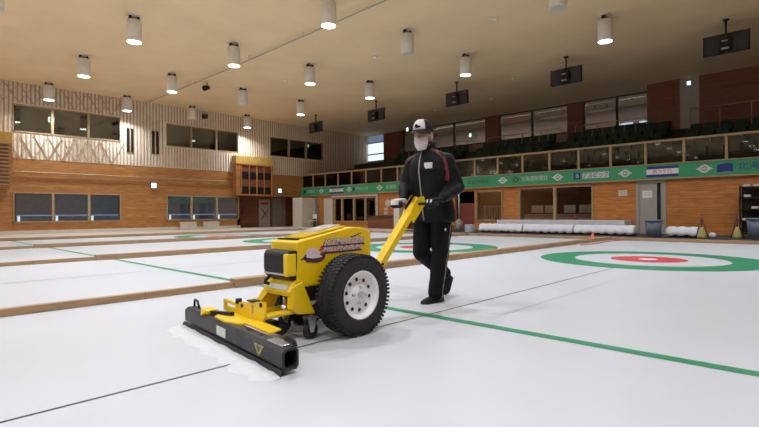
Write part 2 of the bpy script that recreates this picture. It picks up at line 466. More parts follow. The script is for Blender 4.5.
exit_sign((7.19, YL-.02, 2.45), (0, -1, 0), .26, .26, 'lit square exit sign on the orange left wall between the lower windows')
exit_sign((15.28, YL-.02, 2.40), (0, -1, 0), .24, .26, 'lit exit sign on the dark red wall beside the projecting bay')
exit_sign((2.85, 25.9, 5.62), (0, -1, 0), .26, .26, 'lit sign seen behind the upper window pane, left of the wall', hang=1.2)
wallbox('wall_camera', 9.95, 10.2, YL-.3, YL-.04, 6.45, 6.7, M['dark'], 'small black camera box near the top of the lattice wall', 'camera')

# projecting bays
def bay(x0, x1, y0, z0, z1, cols, label, louvre=False):
    e = empty('wall_bay', ((x0+x1)/2, YL, z0), label=label, cat='bay', group='projecting wooden bays')
    mb = MB(); mb.box(x0, x1, y0, YL, z0+.02, z1-.5); mb.build('body', M['wood'], e)
    mb = MB(); mb.box(x0-.02, x1+.02, y0-.03, YL, z1-.5, z1, .01); mb.build('top_panel', M['honey'], e, label='honey yellow top panel')
    mb = MB(); xa, xb, za, zb = x0+.35, x1-.12, z0+.1, z1-.55
    mb.box(xa, xb, y0-.02, y0, za, zb); mb.build('dark_opening', M['woodd'], e)
    if louvre:
        z = za
        while z < zb:
            mb = MB(); mb.box(xa, xb, y0-.06, y0-.02, z, z+.06); mb.build('louvre', M['tan'], e); z += .16
    else:
        nx = 4
        for i in range(nx):
            for j in range(2):
                a = xa+(xb-xa)*i/nx; b = xa+(xb-xa)*(i+1)/nx; c = za+(zb-za)*(.02+.5*j); d = c+(zb-za)*.24
                mb = MB(); mb.box(a+.05, b-.05, y0-.03, y0-.02, c, d); mb.build('pane', M['black'], e)
        mb = MB()
        mb.box(xa-.06, xb+.06, y0-.06, y0-.02, za-.08, za); mb.box(xa-.06, xb+.06, y0-.06, y0-.02, zb, zb+.06)
        mb.box(xa-.06, xa, y0-.06, y0-.02, za, zb); mb.box(xb, xb+.06, y0-.06, y0-.02, za, zb)
        mb.box((xa+xb)/2-.04, (xa+xb)/2+.04, y0-.05, y0-.02, za, zb)
        for i in (.25, .75): mb.box(xa+(xb-xa)*i-.02, xa+(xb-xa)*i+.02, y0-.045, y0-.02, za, zb)
        mb.build('window_frame', M['woodr'], e)
bay(11.9, 14.5, 23.95, 2.0, 4.45, 2, 'projecting wooden bay with yellow top and dark glazing, beside the corner')
bay(-1.7, .92, 23.6, 2.1, 4.5, 2, 'wooden bay with dark louvres at the left edge of the photo', True)

# recess under the bay: wall, doors
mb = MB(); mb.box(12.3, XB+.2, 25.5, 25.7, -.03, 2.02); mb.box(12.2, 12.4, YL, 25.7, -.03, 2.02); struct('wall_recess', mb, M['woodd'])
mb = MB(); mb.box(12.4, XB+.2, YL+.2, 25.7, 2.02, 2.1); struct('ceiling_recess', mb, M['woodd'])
def door(name, pts, m, label=None):
    e = empty(name, pts[0]); e['kind'] = 'structure'; return e
e = empty('door_1', (14.4, 25.45, 0)); e['kind'] = 'structure'
mb = MB(); mb.box(14.4, 15.25, 25.42, 25.5, .01, 1.85); mb.build('door_leaf', M['greydoor'], e)
mb = MB(); mb.box(14.55, 15.1, 25.405, 25.42, 1.5, 1.64); mb.build('red_notice', M['red'], e)
mb = MB(); mb.bar((14.55, 25.41, .5), (15.1, 25.41, 1.2), .02, .07, (0, 1, 0)); mb.bar((14.6, 25.41, 1.2), (15.0, 25.41, .7), .02, .06, (0, 1, 0)); mb.build('door_brace', M['dark'], e)
e = empty('door_2', (15.6, 25.45, 0)); e['kind'] = 'structure'
mb = MB(); mb.box(15.45, 16.5, 25.42, 25.5, .01, 1.98); mb.build('door_leaf', M['roomc'], e)
mb = MB(); mb.box(16.4, 16.44, 25.38, 25.42, .9, 1.1); mb.build('door_handle', M['steel'], e)
mb = MB(); mb.box(13.2, 13.5, 25.45, 25.49, .9, 1.4, .004); mb.build('wall_poster', M['redwood'], label='small dark red poster on the recess wall under the bay', cat='poster')
# beige boxes at the foot of the left wall
for x0, x1, lab in ((8.55, 9.25, 'left beige box on the floor under the second lower window'), (9.9, 10.6, 'right beige box on the floor under the second lower window')):
    e = empty('storage_box', ((x0+x1)/2, 23.9, .012), label=lab, cat='box', group='beige boxes by the left wall')
    mb = MB(); mb.box(x0, x1, 23.6, 24.2, .013, .40, .01); mb.build('box_body', M['cream'], e)
    mb = MB(); mb.box(x0-.015, x1+.015, 23.58, 24.22, .40, .45, .01); mb.build('lid', M['cream'], e)

# ---------------------------------------------------------------- back wall under the gallery (x = XB)
ZF0, ZF1 = 2.10, 2.62
BH = [(2.28, 3.18, -.03, 2.0), (4.86, 8.17, .45, 1.98), (9.0, 10.45, .45, 1.92), (10.55, 11.7, -.03, 1.92), (17.3, 21.05, .35, 1.86), (22.75, 23.4, -.03, 1.9)]
mb = MB(); wall_y(mb, XB, XB+.2, -8, 25.7, -.03, ZF0, BH); struct('wall_back', mb, M['woodr'])
mb = MB(); mb.box(XB+2.6, XB+2.7, -8, 25.7, -.03, 2.3); 
struct('wall_backrooms', mb, M['dark'])
mb = MB(); mb.box(XB+.2, XB+2.6, -8, 25.7, -.1, -.02); struct('floor_backrooms', mb, M['dark'])
mb = MB(); mb.box(XB+.2, XB+2.7, 3.3, 12, 2.12, 2.2); struct('ceiling_backrooms', mb, M['roomc'])
def back_window(name, y0, y1, z0, z1, mull, m=None):
    e = empty(name, (XB, (y0+y1)/2, z0)); e['kind'] = 'structure'
    m = m or M['tan']; t = .06; mb = MB()
    mb.box(XB-.03, XB+.1, y0, y1, z0, z0+t); mb.box(XB-.03, XB+.1, y0, y1, z1-t, z1); mb.box(XB-.03, XB+.1, y0, y0+t, z0, z1); mb.box(XB-.03, XB+.1, y1-t, y1, z0, z1)
    mb.build('window_frame', m, e)
    ys = [y0+t]+list(mull)+[y1-t]
    for q in mull:
        mb = MB(); mb.box(XB-.04, XB+.1, q-.06, q+.06, z0+t, z1-t); mb.build('mullion', m, e)
    for a, b in zip(ys, ys[1:]):
        mb = MB(); mb.box(XB+.05, XB+.056, a, b, z0+t, z1-t); mb.build('pane', M['glass'], e)
    return e
back_window('window_6', 4.86, 8.17, .45, 1.98, (6.48,)); back_window('window_7', 9.0, 10.45, .45, 1.92, ())
back_window('window_8', 17.3, 21.05, .35, 1.86, (18.2, 19.2, 20.3))
# behind window 6: low counter with white framed boards
mb = MB(); mb.box(XB+.45, XB+.55, 4.9, 8.15, .0, .78); mb.build('counter_panel', M['cream'], label='cream low counter front behind the wide window of the back wall', cat='counter')
for i, (a, b) in enumerate(((7.2, 7.75), (6.6, 7.12), (5.75, 6.25), (5.0, 5.6))):
    lab = ['first', 'second', 'third', 'fourth'][i]
    e = empty('white_board', (XB+.5, (a+b)/2, .78), label='%s from the left of the white framed boards behind the wide back window' % lab, cat='board', group='white boards behind the window')
    mb = MB(); mb.box(XB+.42, XB+.45, a-.03, b+.03, .79, 1.2); mb.build('board_frame', M['black'], e)
    mb = MB(); mb.box(XB+.405, XB+.42, a, b, .83, 1.17); mb.build('board_face', M['cream'], e)
mb = MB(); mb.lathe([(0, .1), (.02, .1), (.03, .06), (.24, .02)], (XB+.3, 5.75, .52)); mb.box(XB+.1, XB+.44, 4.9, 8.15, .46, .52)
mb.build('window_sill_cone', M['orange'], label='orange red cone on the sill of the wide back window', cat='cone')
# chrome rail behind window 7
e = empty('railing', (XB+.6, 9.7, 0), label='pale upright railing behind the narrow back window', cat='railing')
mb = MB(); mb.box(XB+.6, XB+.63, 9.0, 10.4, 1.15, 1.19); mb.build('top_rail', M['alu'], e)
for i in range(10):
    mb = MB(); mb.box(XB+.6, XB+.63, 9.05+.145*i, 9.08+.145*i, 0, 1.15); mb.build('baluster', M['alu'], e)
# grey door on the right
e = empty('door_3', (XB, 2.73, 0)); e['kind'] = 'structure'
mb = MB(); mb.box(XB-.03, XB+.1, 2.22, 2.30, 0, 2.0); mb.box(XB-.03, XB+.1, 3.14, 3.24, 0, 2.0); mb.box(XB-.03, XB+.1, 2.22, 3.24, 1.94, 2.04); mb.build('door_frame', M['greydoor'], e)
mb = MB(); mb.box(XB+.02, XB+.08, 2.52, 3.14, .016, 1.94); mb.build('door_leaf', M['greydoor'], e)
mb = MB(); mb.box(XB-.0, XB+.06, 2.40, 2.52, .016, 1.88); mb.build('dark_gap', M['black'], e)
mb = MB(); mb.box(XB+.02, XB+.08, 2.30, 2.40, .016, 1.94); mb.build('side_panel', M['greydoor'], e)
n_ = MB(); n_.box(XB-.0, XB+.02, 2.68, 3.02, 1.38, 1.66); nt_ = n_.build('door_notice', M['white'], e, label='white paper notice')
mb = MB()
for z in (1.58, 1.50): mb.box(XB-.004, XB, 2.74, 2.96, z-.014, z+.014)
mb.build('notice_lines', M['hgrey'], e)
mb = MB(); mb.box(XB-.02, XB-.001, 3.55, 3.88, 1.48, 1.71, .004); mb.build('wall_notice', M['cream'], label='cream paper notice on the wooden back wall left of the grey door', cat='notice')
# left section: storefront opening, white panels, counter
mb = MB(); mb.box(XB-.08, XB-.02, 21.15, 22.0, .015, 1.85, .006); mb.build('leaning_board', M['cream'], label='tall white panel leaning on the back wall left of the storefront window', cat='panel')
mb = MB(); mb.box(15.9, 17.0, 22.75, 23.75, .014, 1.92, .01); mb.build('tall_cabinet', M['cream'], label='tall white cabinet standing in the far left corner', cat='cabinet')
e = empty('potted_plant', (16.7, 22.45, .013), label='dark leafy plant in a pot beside the tall white cabinet', cat='plant')
mb = MB(); mb.lathe([(0, .12), (.3, .17), (.3, .14), (.28, .1)], (16.7, 22.45, .014)); mb.build('pot', M['dark'], e)
mb = MB()
for i in range(40):
    t = random.uniform(0, 2*PI); l = random.uniform(.2, .45); el = random.uniform(.3, 1.3)
    a = Vector((16.7, 22.45, .3)); d = Vector((math.cos(t)*math.cos(el), math.sin(t)*math.cos(el), math.sin(el))); s_ = d.cross(Vector((0, 0, 1))).normalized()*.04
    mb.face([a+s_*.3, a-s_*.3, a+d*l*.6-s_, a+d*l, a+d*l*.6+s_])
mb.build('foliage', M['seat'], e)
e = empty('service_counter', (16.5, 16.2, .013), label='dark service counter along the back wall left of the man', cat='counter')
mb = MB(); mb.box(16.3, 17.1, 14.4, 17.1, .014, .68); mb.build('counter_body', M['woodd'], e)
mb = MB(); mb.box(16.2, 17.15, 14.3, 17.15, .68, .74, .01); mb.build('countertop', M['dark'], e)
for i, (y, z, s_, lab) in enumerate(((16.35, 1.45, .2, 'round cream wall plaque above the dark counter'),)):
    mb = MB(); mb.lathe([(-.03, s_), (0, s_)], (XB-.002, y, z), 'x', 24); mb.build('wall_plaque', M['cream'], label=lab, cat='plaque')
for y, z, lab in ((16.5, 1.12, 'upper small paper notice above the dark counter'), (16.5, .88, 'lower small paper notice just above the dark countertop')):
    mb = MB(); mb.box(XB-.02, XB, y-.15, y+.15, z-.09, z+.09); mb.build('wall_notice', M['cream'], label=lab, cat='notice')
mb = MB(); mb.box(XB-.09, XB-.02, 17.1, 21.2, 1.90, 2.0); mb.box(XB-.09, XB-.02, 17.1, 17.2, .74, 1.9); mb.build('trim_2', M['cream'], kind='structure')
mb = MB(); mb.box(15.9, 16.18, 14.35, 14.75, .014, 1.2, .02); mb.build('white_stand', M['cream'], label='narrow white stand in front of the dark counter', cat='stand')
# low things behind the storefront glass
for i, (y, c, lab) in enumerate(((20.6, 'blue', 'blue box behind the storefront glass'), (19.7, 'redwood', 'dark red box behind the storefront glass, left of centre'), (18.7, 'woodr', 'orange wooden box behind the storefront glass'))):
    mb = MB(); mb.box(XB+.4, XB+.9, y-.35, y+.35, -.02, .85, .01); mb.build('display_box', M[c], label=lab, cat='box')
e = empty('folding_chair', (15.6, 21.3, .013), label='pale folding chair beside the tall white cabinet', cat='chair')
mb = MB(); mb.box(15.4, 15.8, 21.1, 21.5, .42, .46, .01); mb.build('seat', M['cream'], e)
mb = MB(); mb.box(15.78, 15.82, 21.1, 21.5, .55, .85, .01); mb.build('backrest', M['cream'], e)
for sx in (15.43, 15.78):
    for sy in (21.12, 21.48):
        mb = MB(); mb.cyl((sx, sy, .014), (sx, sy, .42 if sx < 15.6 else .85), .012, 8); mb.build('leg', M['steel'], e)

# ---------------------------------------------------------------- banner along the gallery edge
ban = empty('banner', (XB-.12, 8, ZF0), label='long green sponsor banner along the edge of the gallery', cat='banner')
BX = XB-.12
mb = MB(); mb.box(BX, XB+.1, -8, 25.6, ZF0, ZF1); mb.build('banner_cloth', M['green'], ban)
mb = MB(); mb.box(BX-.03, XB+.1, -8, 25.6, ZF1, ZF1+.035); mb.box(BX-.03, XB+.1, -8, 25.6, ZF0-.05, ZF0); mb.build('edge_trim', M['tan'], ban)
BL = Vector(ban.location)
def btext(txt, y, size, m, w=None, dz=0, **kw):
    text('lettering', txt, size, m, ban, Vector((BX-.004, y, ZF0+.26+dz))-BL, (0, -1, 0), (0, 0, 1), width=w, **kw)
def bbox(name, y0, y1, z0, z1, m, t=.006):
    mb = MB(); mb.box(BX-t, BX-.001, y0, y1, ZF0+z0, ZF0+z1); return mb.build(name, m, ban)
def diamond(y, w, h, m, name, t=.006, zc=.26):
    mb = MB(); mb.prism([(y-w, ZF0+zc), (y, ZF0+zc-h), (y+w, ZF0+zc), (y, ZF0+zc+h)], 'x', BX-t, BX-.001); return mb.build(name, m, ban)
def emblem(y):
    mb = MB(); mb.lathe([(BX-.005, .15), (BX-.001, .15)], (0, y, ZF0+.26), 'x', 24); mb.build('emblem_disc', M['pale'], ban)
    diamond(y, .26, .15, M['pale'], 'emblem_wings', .007)
    mb = MB(); mb.lathe([(BX-.010, .085), (BX-.001, .085)], (0, y, ZF0+.26), 'x', 20); mb.build('emblem_ring', M['green'], ban)
    diamond(y, .10, .05, M['dpink'], 'emblem_centre', .013)
for y in (.99, 3.6, 6.29, 8.92, 16.89, 19.5, 22.2, 24.9): emblem(y)
mb = MB()   # waving flag mark
mb.prism([(.62, ZF0+.10), (.30, ZF0+.14), (.16, ZF0+.10), (.16, ZF0+.38), (.30, ZF0+.42), (.62, ZF0+.36)], 'x', BX-.006, BX-.001)
mb.build('flag_mark', M['blue'], ban)
btext('北海道銀行', -.75, .30, M['blue'], 1.6)
def flagsign(y0, y1):
    bbox('sign_blue_band', y0, y1, .05, .45, M['blue']); bbox('sign_white_band', y0, y1, .15, .35, M['white'], .009)
    btext('勝カケ行', (y0+y1)/2, .17, M['red'], (y1-y0)*.6, depth=.012, dz=-.01)
flagsign(1.78, 2.84); flagsign(20.05, 21.35)
bbox('logo_square', 5.33, 5.6, .12, .40, M['blue'])
btext('B', 5.46, .24, M['pale'], depth=.012)
bbox('text_ground', 4.2, 5.24, .14, .38, M['pale'], .003)
btext('アスビック', 4.72, .24, M['blue'], 1.0, depth=.006)
diamond(8.26, .17, .15, M['hblack'], 'logo_diamond'); diamond(8.26, .09, .08, M['green'], 'logo_diamond_inner', .009)
btext('北海道新聞社', 7.36, .25, M['pale'], 1.25)
btext('KOYEIS', 10.26, .26, M['hblack'], 1.15)
btext('北海道', 16.0, .24, M['pale'], .8)
btext('アスビック', 18.4, .24, M['pale'], 1.1); bbox('logo_square', 19.0, 19.2, .15, .37, M['blue'])
bbox('logo_square', 23.85, 24.1, .15, .36, M['blue']); btext('北海道', 23.3, .22, M['pale'], .8)
btext('帯広市', 13.0, .26, M['pale'], 1.2)

# glass balustrade
bal = empty('balustrade', (XB+.05, 8, ZF1+.035), label='glass balustrade with tan posts above the green banner', cat='balustrade')
ys = [.37+1.272*k for k in range(-6, 20)]
for y in ys:
    mb = MB(); mb.box(XB+.02, XB+.10, y-.04, y+.04, ZF1+.036, 3.47); mb.build('post', M['tan'], bal)
mb = MB(); mb.box(XB, XB+.12, -7.9, YL-.05, 3.47, 3.55, .01); mb.build('handrail', M['tan'], bal)
for a, b in zip(ys, ys[1:]):
    mb = MB(); mb.box(XB+.055, XB+.065, a+.05, b-.05, ZF1+.06, 3.46); mb.build('glass_pane', M['glassd'], bal)

# ---------------------------------------------------------------- gallery
NR = 5; RX0, RP, RZ0, RZ = 18.15, .80, ZF1-.02, .40
mb = MB(); mb.box(XB+.1, RX0, -8, YL, 2.25, RZ0)
for r in range(NR): mb.box(RX0+RP*r, RX0+RP*(r+1), -8, YL, 2.2, RZ0+RZ*r+.0)
mb.box(RX0+RP*NR, 28, -8, YL, 2.2, RZ0+RZ*NR)
struct('floor_gallery', mb, mat('gallery_concrete', (.06, .05, .038), .8, var=.1, scale=3))
# aisle steps
for y0, y1 in ((2.32, 3.02), (7.7, 8.35), (13.1, 13.8)):
    pass
def make_seat():
    e = empty('grandstand_seat')
    mb = MB(); mb.box(-.20, .20, -.215, .215, .38, .44, .02); mb.box(-.03, .03, -.03, .03, .002, .39); mb.build('seat', M['seat'], e, local=True)
    mb = MB(); mb.prism([(.17, .42), (.23, .42), (.31, .80), (.26, .82)], 'y', -.215, .215, .015); mb.build('backrest', M['seat'], e, local=True)
    return e
seat0 = make_seat(); first = True
blocks = [('rightmost block', -.95, 2.25, 4), ('block between right aisles', 3.08, 7.62, 5), ('block right of the man', 8.45, 13.0, 5), ('block left of the man', 13.9, 19.9, 5)]
rown = ['front row', 'second row', 'third row', 'fourth row', 'back row']
for bn, y0, y1, nr in blocks:
    n = int((y1-y0)/.5)
    for r in range(nr):
        for i in range(n):
            o = seat0 if first else dup(seat0); first = False
            o.location = (RX0+RP*r+.38, y0+(i+.5)*(y1-y0)/n, RZ0+RZ*r)
            rn = rown[r] if not (nr == 4 and r == 3) else 'back row'
            o['label'] = 'green gallery seat, %s, %s' % (rn, bn)
            o['category'] = 'seat'; o['group'] = 'gallery seats, %s, %s' % (rn, bn)
GZ = RZ0+RZ*NR
# rails behind the seat blocks
for bn, y0, y1, X in (('rightmost seat block', -2, 2.3, 21.75), ('block of seats between the right aisles', 3.1, 7.6, 22.3), ('block of seats right of the man', 8.45, 13.0, 22.5), ('block of seats left of the man', 13.9, 19.9, 22.5)):
    zb = GZ if X > RX0+RP*4.9 else GZ-.38
    e = empty('guard_rail', (X, (y0+y1)/2, GZ), label='tan guard rail behind the %s' % bn, cat='rail', group='guard rails behind the seat blocks')
    mb = MB(); mb.tube([(X, y0, GZ+.78), (X, y1, GZ+.78)], .025, 8); mb.build('rail', M['tan'], e)
    y = y0
    while y <= y1+.01:
        mb = MB(); mb.cyl((X, y, (RZ0+RZ*4 if X < RX0+RP*5 else GZ)), (X, y, GZ+.78), .022, 8); mb.build('post', M['tan'], e); y += (y1-y0)/4
# gallery rear wall with interior windows
GX = 23.6
G2 = 22.2
mb = MB()
mb.box(G2, G2+.2, -8, 2.05, GZ, ZC); mb.box(G2, G2+.2, 2.8, 4.15, GZ, ZC)          # right part: brown walls beside the grey door
mb.box(G2+.2, GX, 3.95, 4.15, GZ, ZC)
mb.box(GX-.1, GX+.1, 7.65, 8.5, GZ, ZC); mb.box(GX-.1, GX+.1, 12.78, 13.75, GZ, ZC); mb.box(GX-.1, GX+.1, 20.7, 22.6, GZ, ZC)
struct('wall_gallery', mb, M['woodd'])
mb = MB()
for a, b in ((4.15, 7.65), (8.5, 12.78), (13.75, 20.7)): mb.box(GX, GX+.1, a, b, GZ, GZ+.7)
mb.box(GX, GX+.1, 22.6, YL, GZ, 4.95)
struct('wall_gallery_sill', mb, M['pink'])
e = empty('door_4', (G2, 2.42, GZ)); e['kind'] = 'structure'
mb = MB(); mb.box(G2+.02, G2+.1, 2.05, 2.8, GZ, ZC-.02); mb.build('door_leaf', M['greydoor'], e)
mb = MB(); mb.box(G2-.02, G2+.04, 2.1, 2.13, GZ+.9, GZ+1.2); mb.build('door_handle', M['steel'], e)
mb = MB(); mb.box(26.6, 26.7, -8, 24.6, GZ, ZC); struct('wall_corridor', mb, M['pink'])
wn = 8
def gal_window(y0, y1, mull):
    global wn
    wn += 1
    e = empty('window_%d' % wn, (GX, (y0+y1)/2, GZ+.7)); e['kind'] = 'structure'
    mb = MB()
    mb.box(GX-.03, GX+.12, y0, y1, GZ+.68, GZ+.75); mb.box(GX-.03, GX+.12, y0, y1, ZC-.06, ZC); mb.box(GX-.03, GX+.12, y0, y0+.05, GZ+.7, ZC); mb.box(GX-.03, GX+.12, y1-.05, y1, GZ+.7, ZC)
    mb.build('window_frame', M['dark'], e)
    for q in mull:
        mb = MB(); mb.box(GX-.03, GX+.12, q-.05, q+.05, GZ+.7, ZC-.06); mb.build('mullion', M['dark'], e)
    ys_ = [y0]+list(mull)+[y1]
    for a, b in zip(ys_, ys_[1:]):
        mb = MB(); mb.box(GX+.04, GX+.046, a+.05, b-.05, GZ+.75, ZC-.06); mb.build('pane', M['glass'], e)
gal_window(4.15, 7.65, (5.94,)); gal_window(8.5, 12.78, (10.65,)); gal_window(13.75, 20.7, (16.2, 18.5))
e = empty('window_12', (GX, 23.5, 4.95)); e['kind'] = 'structure'
mb = MB(); mb.box(GX+.05, GX+.08, 22.62, YL-.02, 4.97, 6.32); mb.build('daylight_pane', M['day'], e)
mb = MB(); mb.box(GX+.05, GX+.08, 22.62, YL-.02, 6.36, ZC); mb.build('dim_pane', M['dayd'], e)
mb = MB(); mb.box(GX-.02, GX+.1, 22.62, YL-.02, 5.42, 5.5); mb.box(GX-.02, GX+.1, 22.62, YL-.02, 6.3, 6.37); mb.box(GX-.02, GX+.1, 22.6, 22.66, 4.95, ZC); mb.build('crossbar', M['dark'], e)
for i, (y0, y1, z0, z1) in enumerate(((6.0, 6.75, 5.52, 5.95), (4.95, 5.7, 5.52, 5.95))):
    wn = 13+i; e = empty('window_%d' % wn, (26.55, (y0+y1)/2, z0)); e['kind'] = 'structure'
    mb = MB(); mb.box(26.56, 26.6, y0, y1, z0, z1); mb.build('daylight_pane', M['day'], e)
    mb = MB(); mb.box(26.52, 26.6, y0-.05, y0, z0, z1); mb.box(26.52, 26.6, y1, y1+.05, z0, z1); mb.build('window_frame', M['dark'], e)
# dark ceiling bars seen in the corridor
for y0, y1, lab in ((9.0, 10.7, 'dark strip light on the corridor ceiling behind the gallery, beyond the middle window'), (6.6, 7.9, 'dark strip light on the corridor ceiling behind the gallery, beyond the right window')):
    mb = MB(); mb.box(25.0, 25.15, y0, y1, 6.5, 6.62, .01); mb.box(25.05, 25.1, y0+.3, y0+.34, 6.62, ZC); mb.box(25.05, 25.1, y1-.34, y1-.3, 6.62, ZC)
    mb.build('ceiling_strip_light', M['dark'], label=lab, cat='light')
exit_sign((G2-.02, 2.42, 6.62), (-1, 0, 0), .15, .17, 'lit exit sign above the grey gallery door on the right')
exit_sign((23.4, 14.75, 5.85), (-1, 0, 0), .15, .22, 'lit exit sign in the gallery just right of the man, on the rear windows')
exit_sign((22.1, 18.95, 6.6), (-1, 0, 0), .16, .24, 'lit exit sign hanging in the gallery just left of the man', hang=.17)
mb = MB(); mb.box(G2-.03, G2-.002, 3.05, 3.45, 6.15, 6.45); mb.box(G2-.03, G2-.002, 3.0, 3.4, 5.7, 6.05); mb.build('red_sign', M['redwood'], label='dull red notice on the brown gallery wall left of the grey door', cat='sign')

# ---------------------------------------------------------------- ceiling things
def make_lamp(lit):
    e = empty('ceiling_lamp')
    mb = MB(); mb.box(-.17, .17, -.17, .17, -.02, 0, .004); mb.build('ceiling_plate', M['can'], e, local=True)
    mb = MB()
    for sx in (-.12, .12): mb.box(sx-.025, sx+.025, -.05, .05, -.14, -.02)
    mb.box(-.15, .15, -.06, .06, -.15, -.08); mb.build('bracket', M['black'], e, local=True)
    mb = MB(); mb.lathe([(-.15, .05), (-.15, .20), (-.16, .215), (-.78, .215), (-.80, .212), (-.80, .20), (-.70, .18)], (0, 0, 0), n=32)
    for z in (-.32, -.5): mb.lathe([(z, .218), (z-.01, .220), (z-.02, .218)], (0, 0, 0), n=32)
    mb.build('housing', M['can'], e, local=True)
    mb = MB(); mb.lathe([(-.79, .19), (-.804, .198), (-.812, .17)], (0, 0, 0), n=32); mb.build('lens', M['lens'] if lit else M['lensoff'], e, local=True)
    if lit:
        l = bpy.data.lights.new('bulb', 'AREA'); l.shape = 'DISK'; l.size = .34; l.energy = LAMPW; l.color = (.80, .885, 1); l.spread = math.radians(145)
        lo = bpy.data.objects.new('bulb', l); COL.objects.link(lo); lo.parent = e; lo.location = (0, 0, -.85)
    return e
LAMPW = 88
LON, LOFF = make_lamp(True), make_lamp(False); used = {True: False, False: False}
GXs = [-18, -14.6, -11.2, -7.85, -4.5, -1.1, 2.25, 5.57, 8.95, 12.36]; GYs = [-2.4, 2.72, 7.8, 12.95, 18.1, 23.42]  # unseen rightmost row added to brighten the near ice
coln = {2.25: 'the nearest visible row', 5.57: 'the second nearest row', 8.95: 'the mostly unlit row', 12.36: 'the row nearest the monitors'}
rowl = {2.72: 'fifth', 7.8: 'fourth', 12.95: 'third', 18.1: 'second', 23.42: 'first'}
for gx in GXs:
    for gy in GYs:
        lit = not (gx == 8.95 and gy in (2.72, 7.8, 18.1, 23.42)) and not (gx == -1.1 and gy > 10) and not (gx == 2.25 and gy < 0) and not (gx < -12 and gy > 20) and (gx, gy) not in ((-4.5, 2.72), (-4.5, 12.95), (-4.5, 18.1))
        vis = gx in coln and gy > 0 and not (gx == 2.25 and gy < 12) and not (gx == 5.57 and gy < 7)
        src = LON if lit else LOFF
        o = src if not used[lit] else dup(src); used[lit] = True
        o.location = (gx, gy, ZC-.001)
        if vis: o['label'] = '%s white ceiling lamp, %s from left wall in %s' % ('lit' if lit else 'unlit', rowl[gy], coln[gx])
        elif gx == -1.1 and gy == 12.95: o['label'] = 'unlit white ceiling lamp cut by the top left corner of the photo'
        else: o['label'] = '%s white cylindrical ceiling lamp added out of view' % ('lit' if lit else 'unlit')
        o['category'] = 'lamp'; o['group'] = 'cylindrical ceiling lamps'
# monitors
def make_monitor():
    e = empty('ceiling_monitor')
    mb = MB(); mb.cyl((0, 0, 0), (0, 0, -.5), .03, 10); mb.lathe([(-.03, .09), (0, .09)], (0, 0, 0)); mb.build('ceiling_pole', M['black'], e, local=True)
    for s_ in (-1, 1):
        mb = MB(); mb.box(-.05, .04, s_*.31-.30, s_*.31+.30, -1.07, -.44, .012); mb.build('screen_case', M['black'], e, local=True)
        mb = MB(); mb.box(-.056, -.049, s_*.31-.25, s_*.31+.25, -1.02, -.49); mb.build('screen', mat('screen_glass', (.035, .035, .04), .25), e, local=True)
    mb = MB(); mb.box(-.22, -.05, -.17, .17, -1.0, -.60, .015); mb.build('mount_box', M['black'], e, local=True)
    mb = MB(); mb.box(-.235, -.22, -.08, .08, -.73, -.70); mb.box(-.235, -.22, -.10, .10, -.98, -.93); mb.build('mount_clip', M['steel'], e, local=True)
    return e
mon = make_monitor()
for i, (y, lab) in enumerate(((.1, 'black ceiling monitor pair at the upper right, nearest the right edge'), (5.2, 'black ceiling monitor pair second from the right edge'), (10.3, 'black ceiling monitor pair above and right of the man'), (15.5, 'black ceiling monitor pair above and left of the man'), (20.63, 'small dark ceiling monitor pair nearest the left wall'))):
    o = mon if i == 0 else dup(mon); o.location = (15.4, y, ZC-.001); props(o, lab, 'monitor', 'ceiling monitors')
# cable conduit with hangers
e = empty('cable_conduit', (6.6, 14, 6.75), label='thin cable strung under the ceiling from the left wall', cat='cable')
mb = MB(); mb.tube([(6.7, YL-.04, 6.76), (6.7, 15, 6.74), (6.6, 7, 6.75), (6.55, -4, 6.76)], .022, 6); mb.build('cable', M['greydoor'], e)
for y in (23, 18.5, 13.7, 10.4, 6.6):
    mb = MB(); mb.cyl((6.66, y, 6.74), (6.66, y, ZC), .02, 8); mb.build('hanger', M['can'], e)
e = empty('spotlight', (7.3, 18.4, ZC), label='small black spotlight hanging under the ceiling beside the cable', cat='spotlight')
mb = MB(); mb.cyl((7.3, 18.4, ZC-.001), (7.3, 18.4, 6.7), .02, 8); mb.build('stem', M['black'], e)
mb = MB(); mb.cyl((7.12, 18.3, 6.58), (7.42, 18.5, 6.7), .12, 20, .09); mb.build('spot_head', M['black'], e)
for i, (x, y, lab) in enumerate(((10.16, 5.25, 'small round ceiling sensor between the two right unlit lamps'), (10.13, 10.43, 'small round ceiling sensor right of the lamp above the man'), (19.4, 10.84, 'small ceiling sensor above the gallery, right of the man'), (16.6, 8.1, 'small ceiling sensor between two monitors'), (19.43, 14.62, 'small ceiling sensor just right of the cap'), (19.45, 21.25, 'small ceiling sensor near the far left corner'), (9.6, 15.6, 'small ceiling sensor above the left monitors'))):
    mb = MB(); mb.lathe([(-.001, .11), (-.03, .11), (-.06, .06), (-.075, .03)], (x, y, ZC), n=20)
    mb.build('ceiling_sensor', M['can'], label=lab, cat='sensor', group='ceiling sensors')

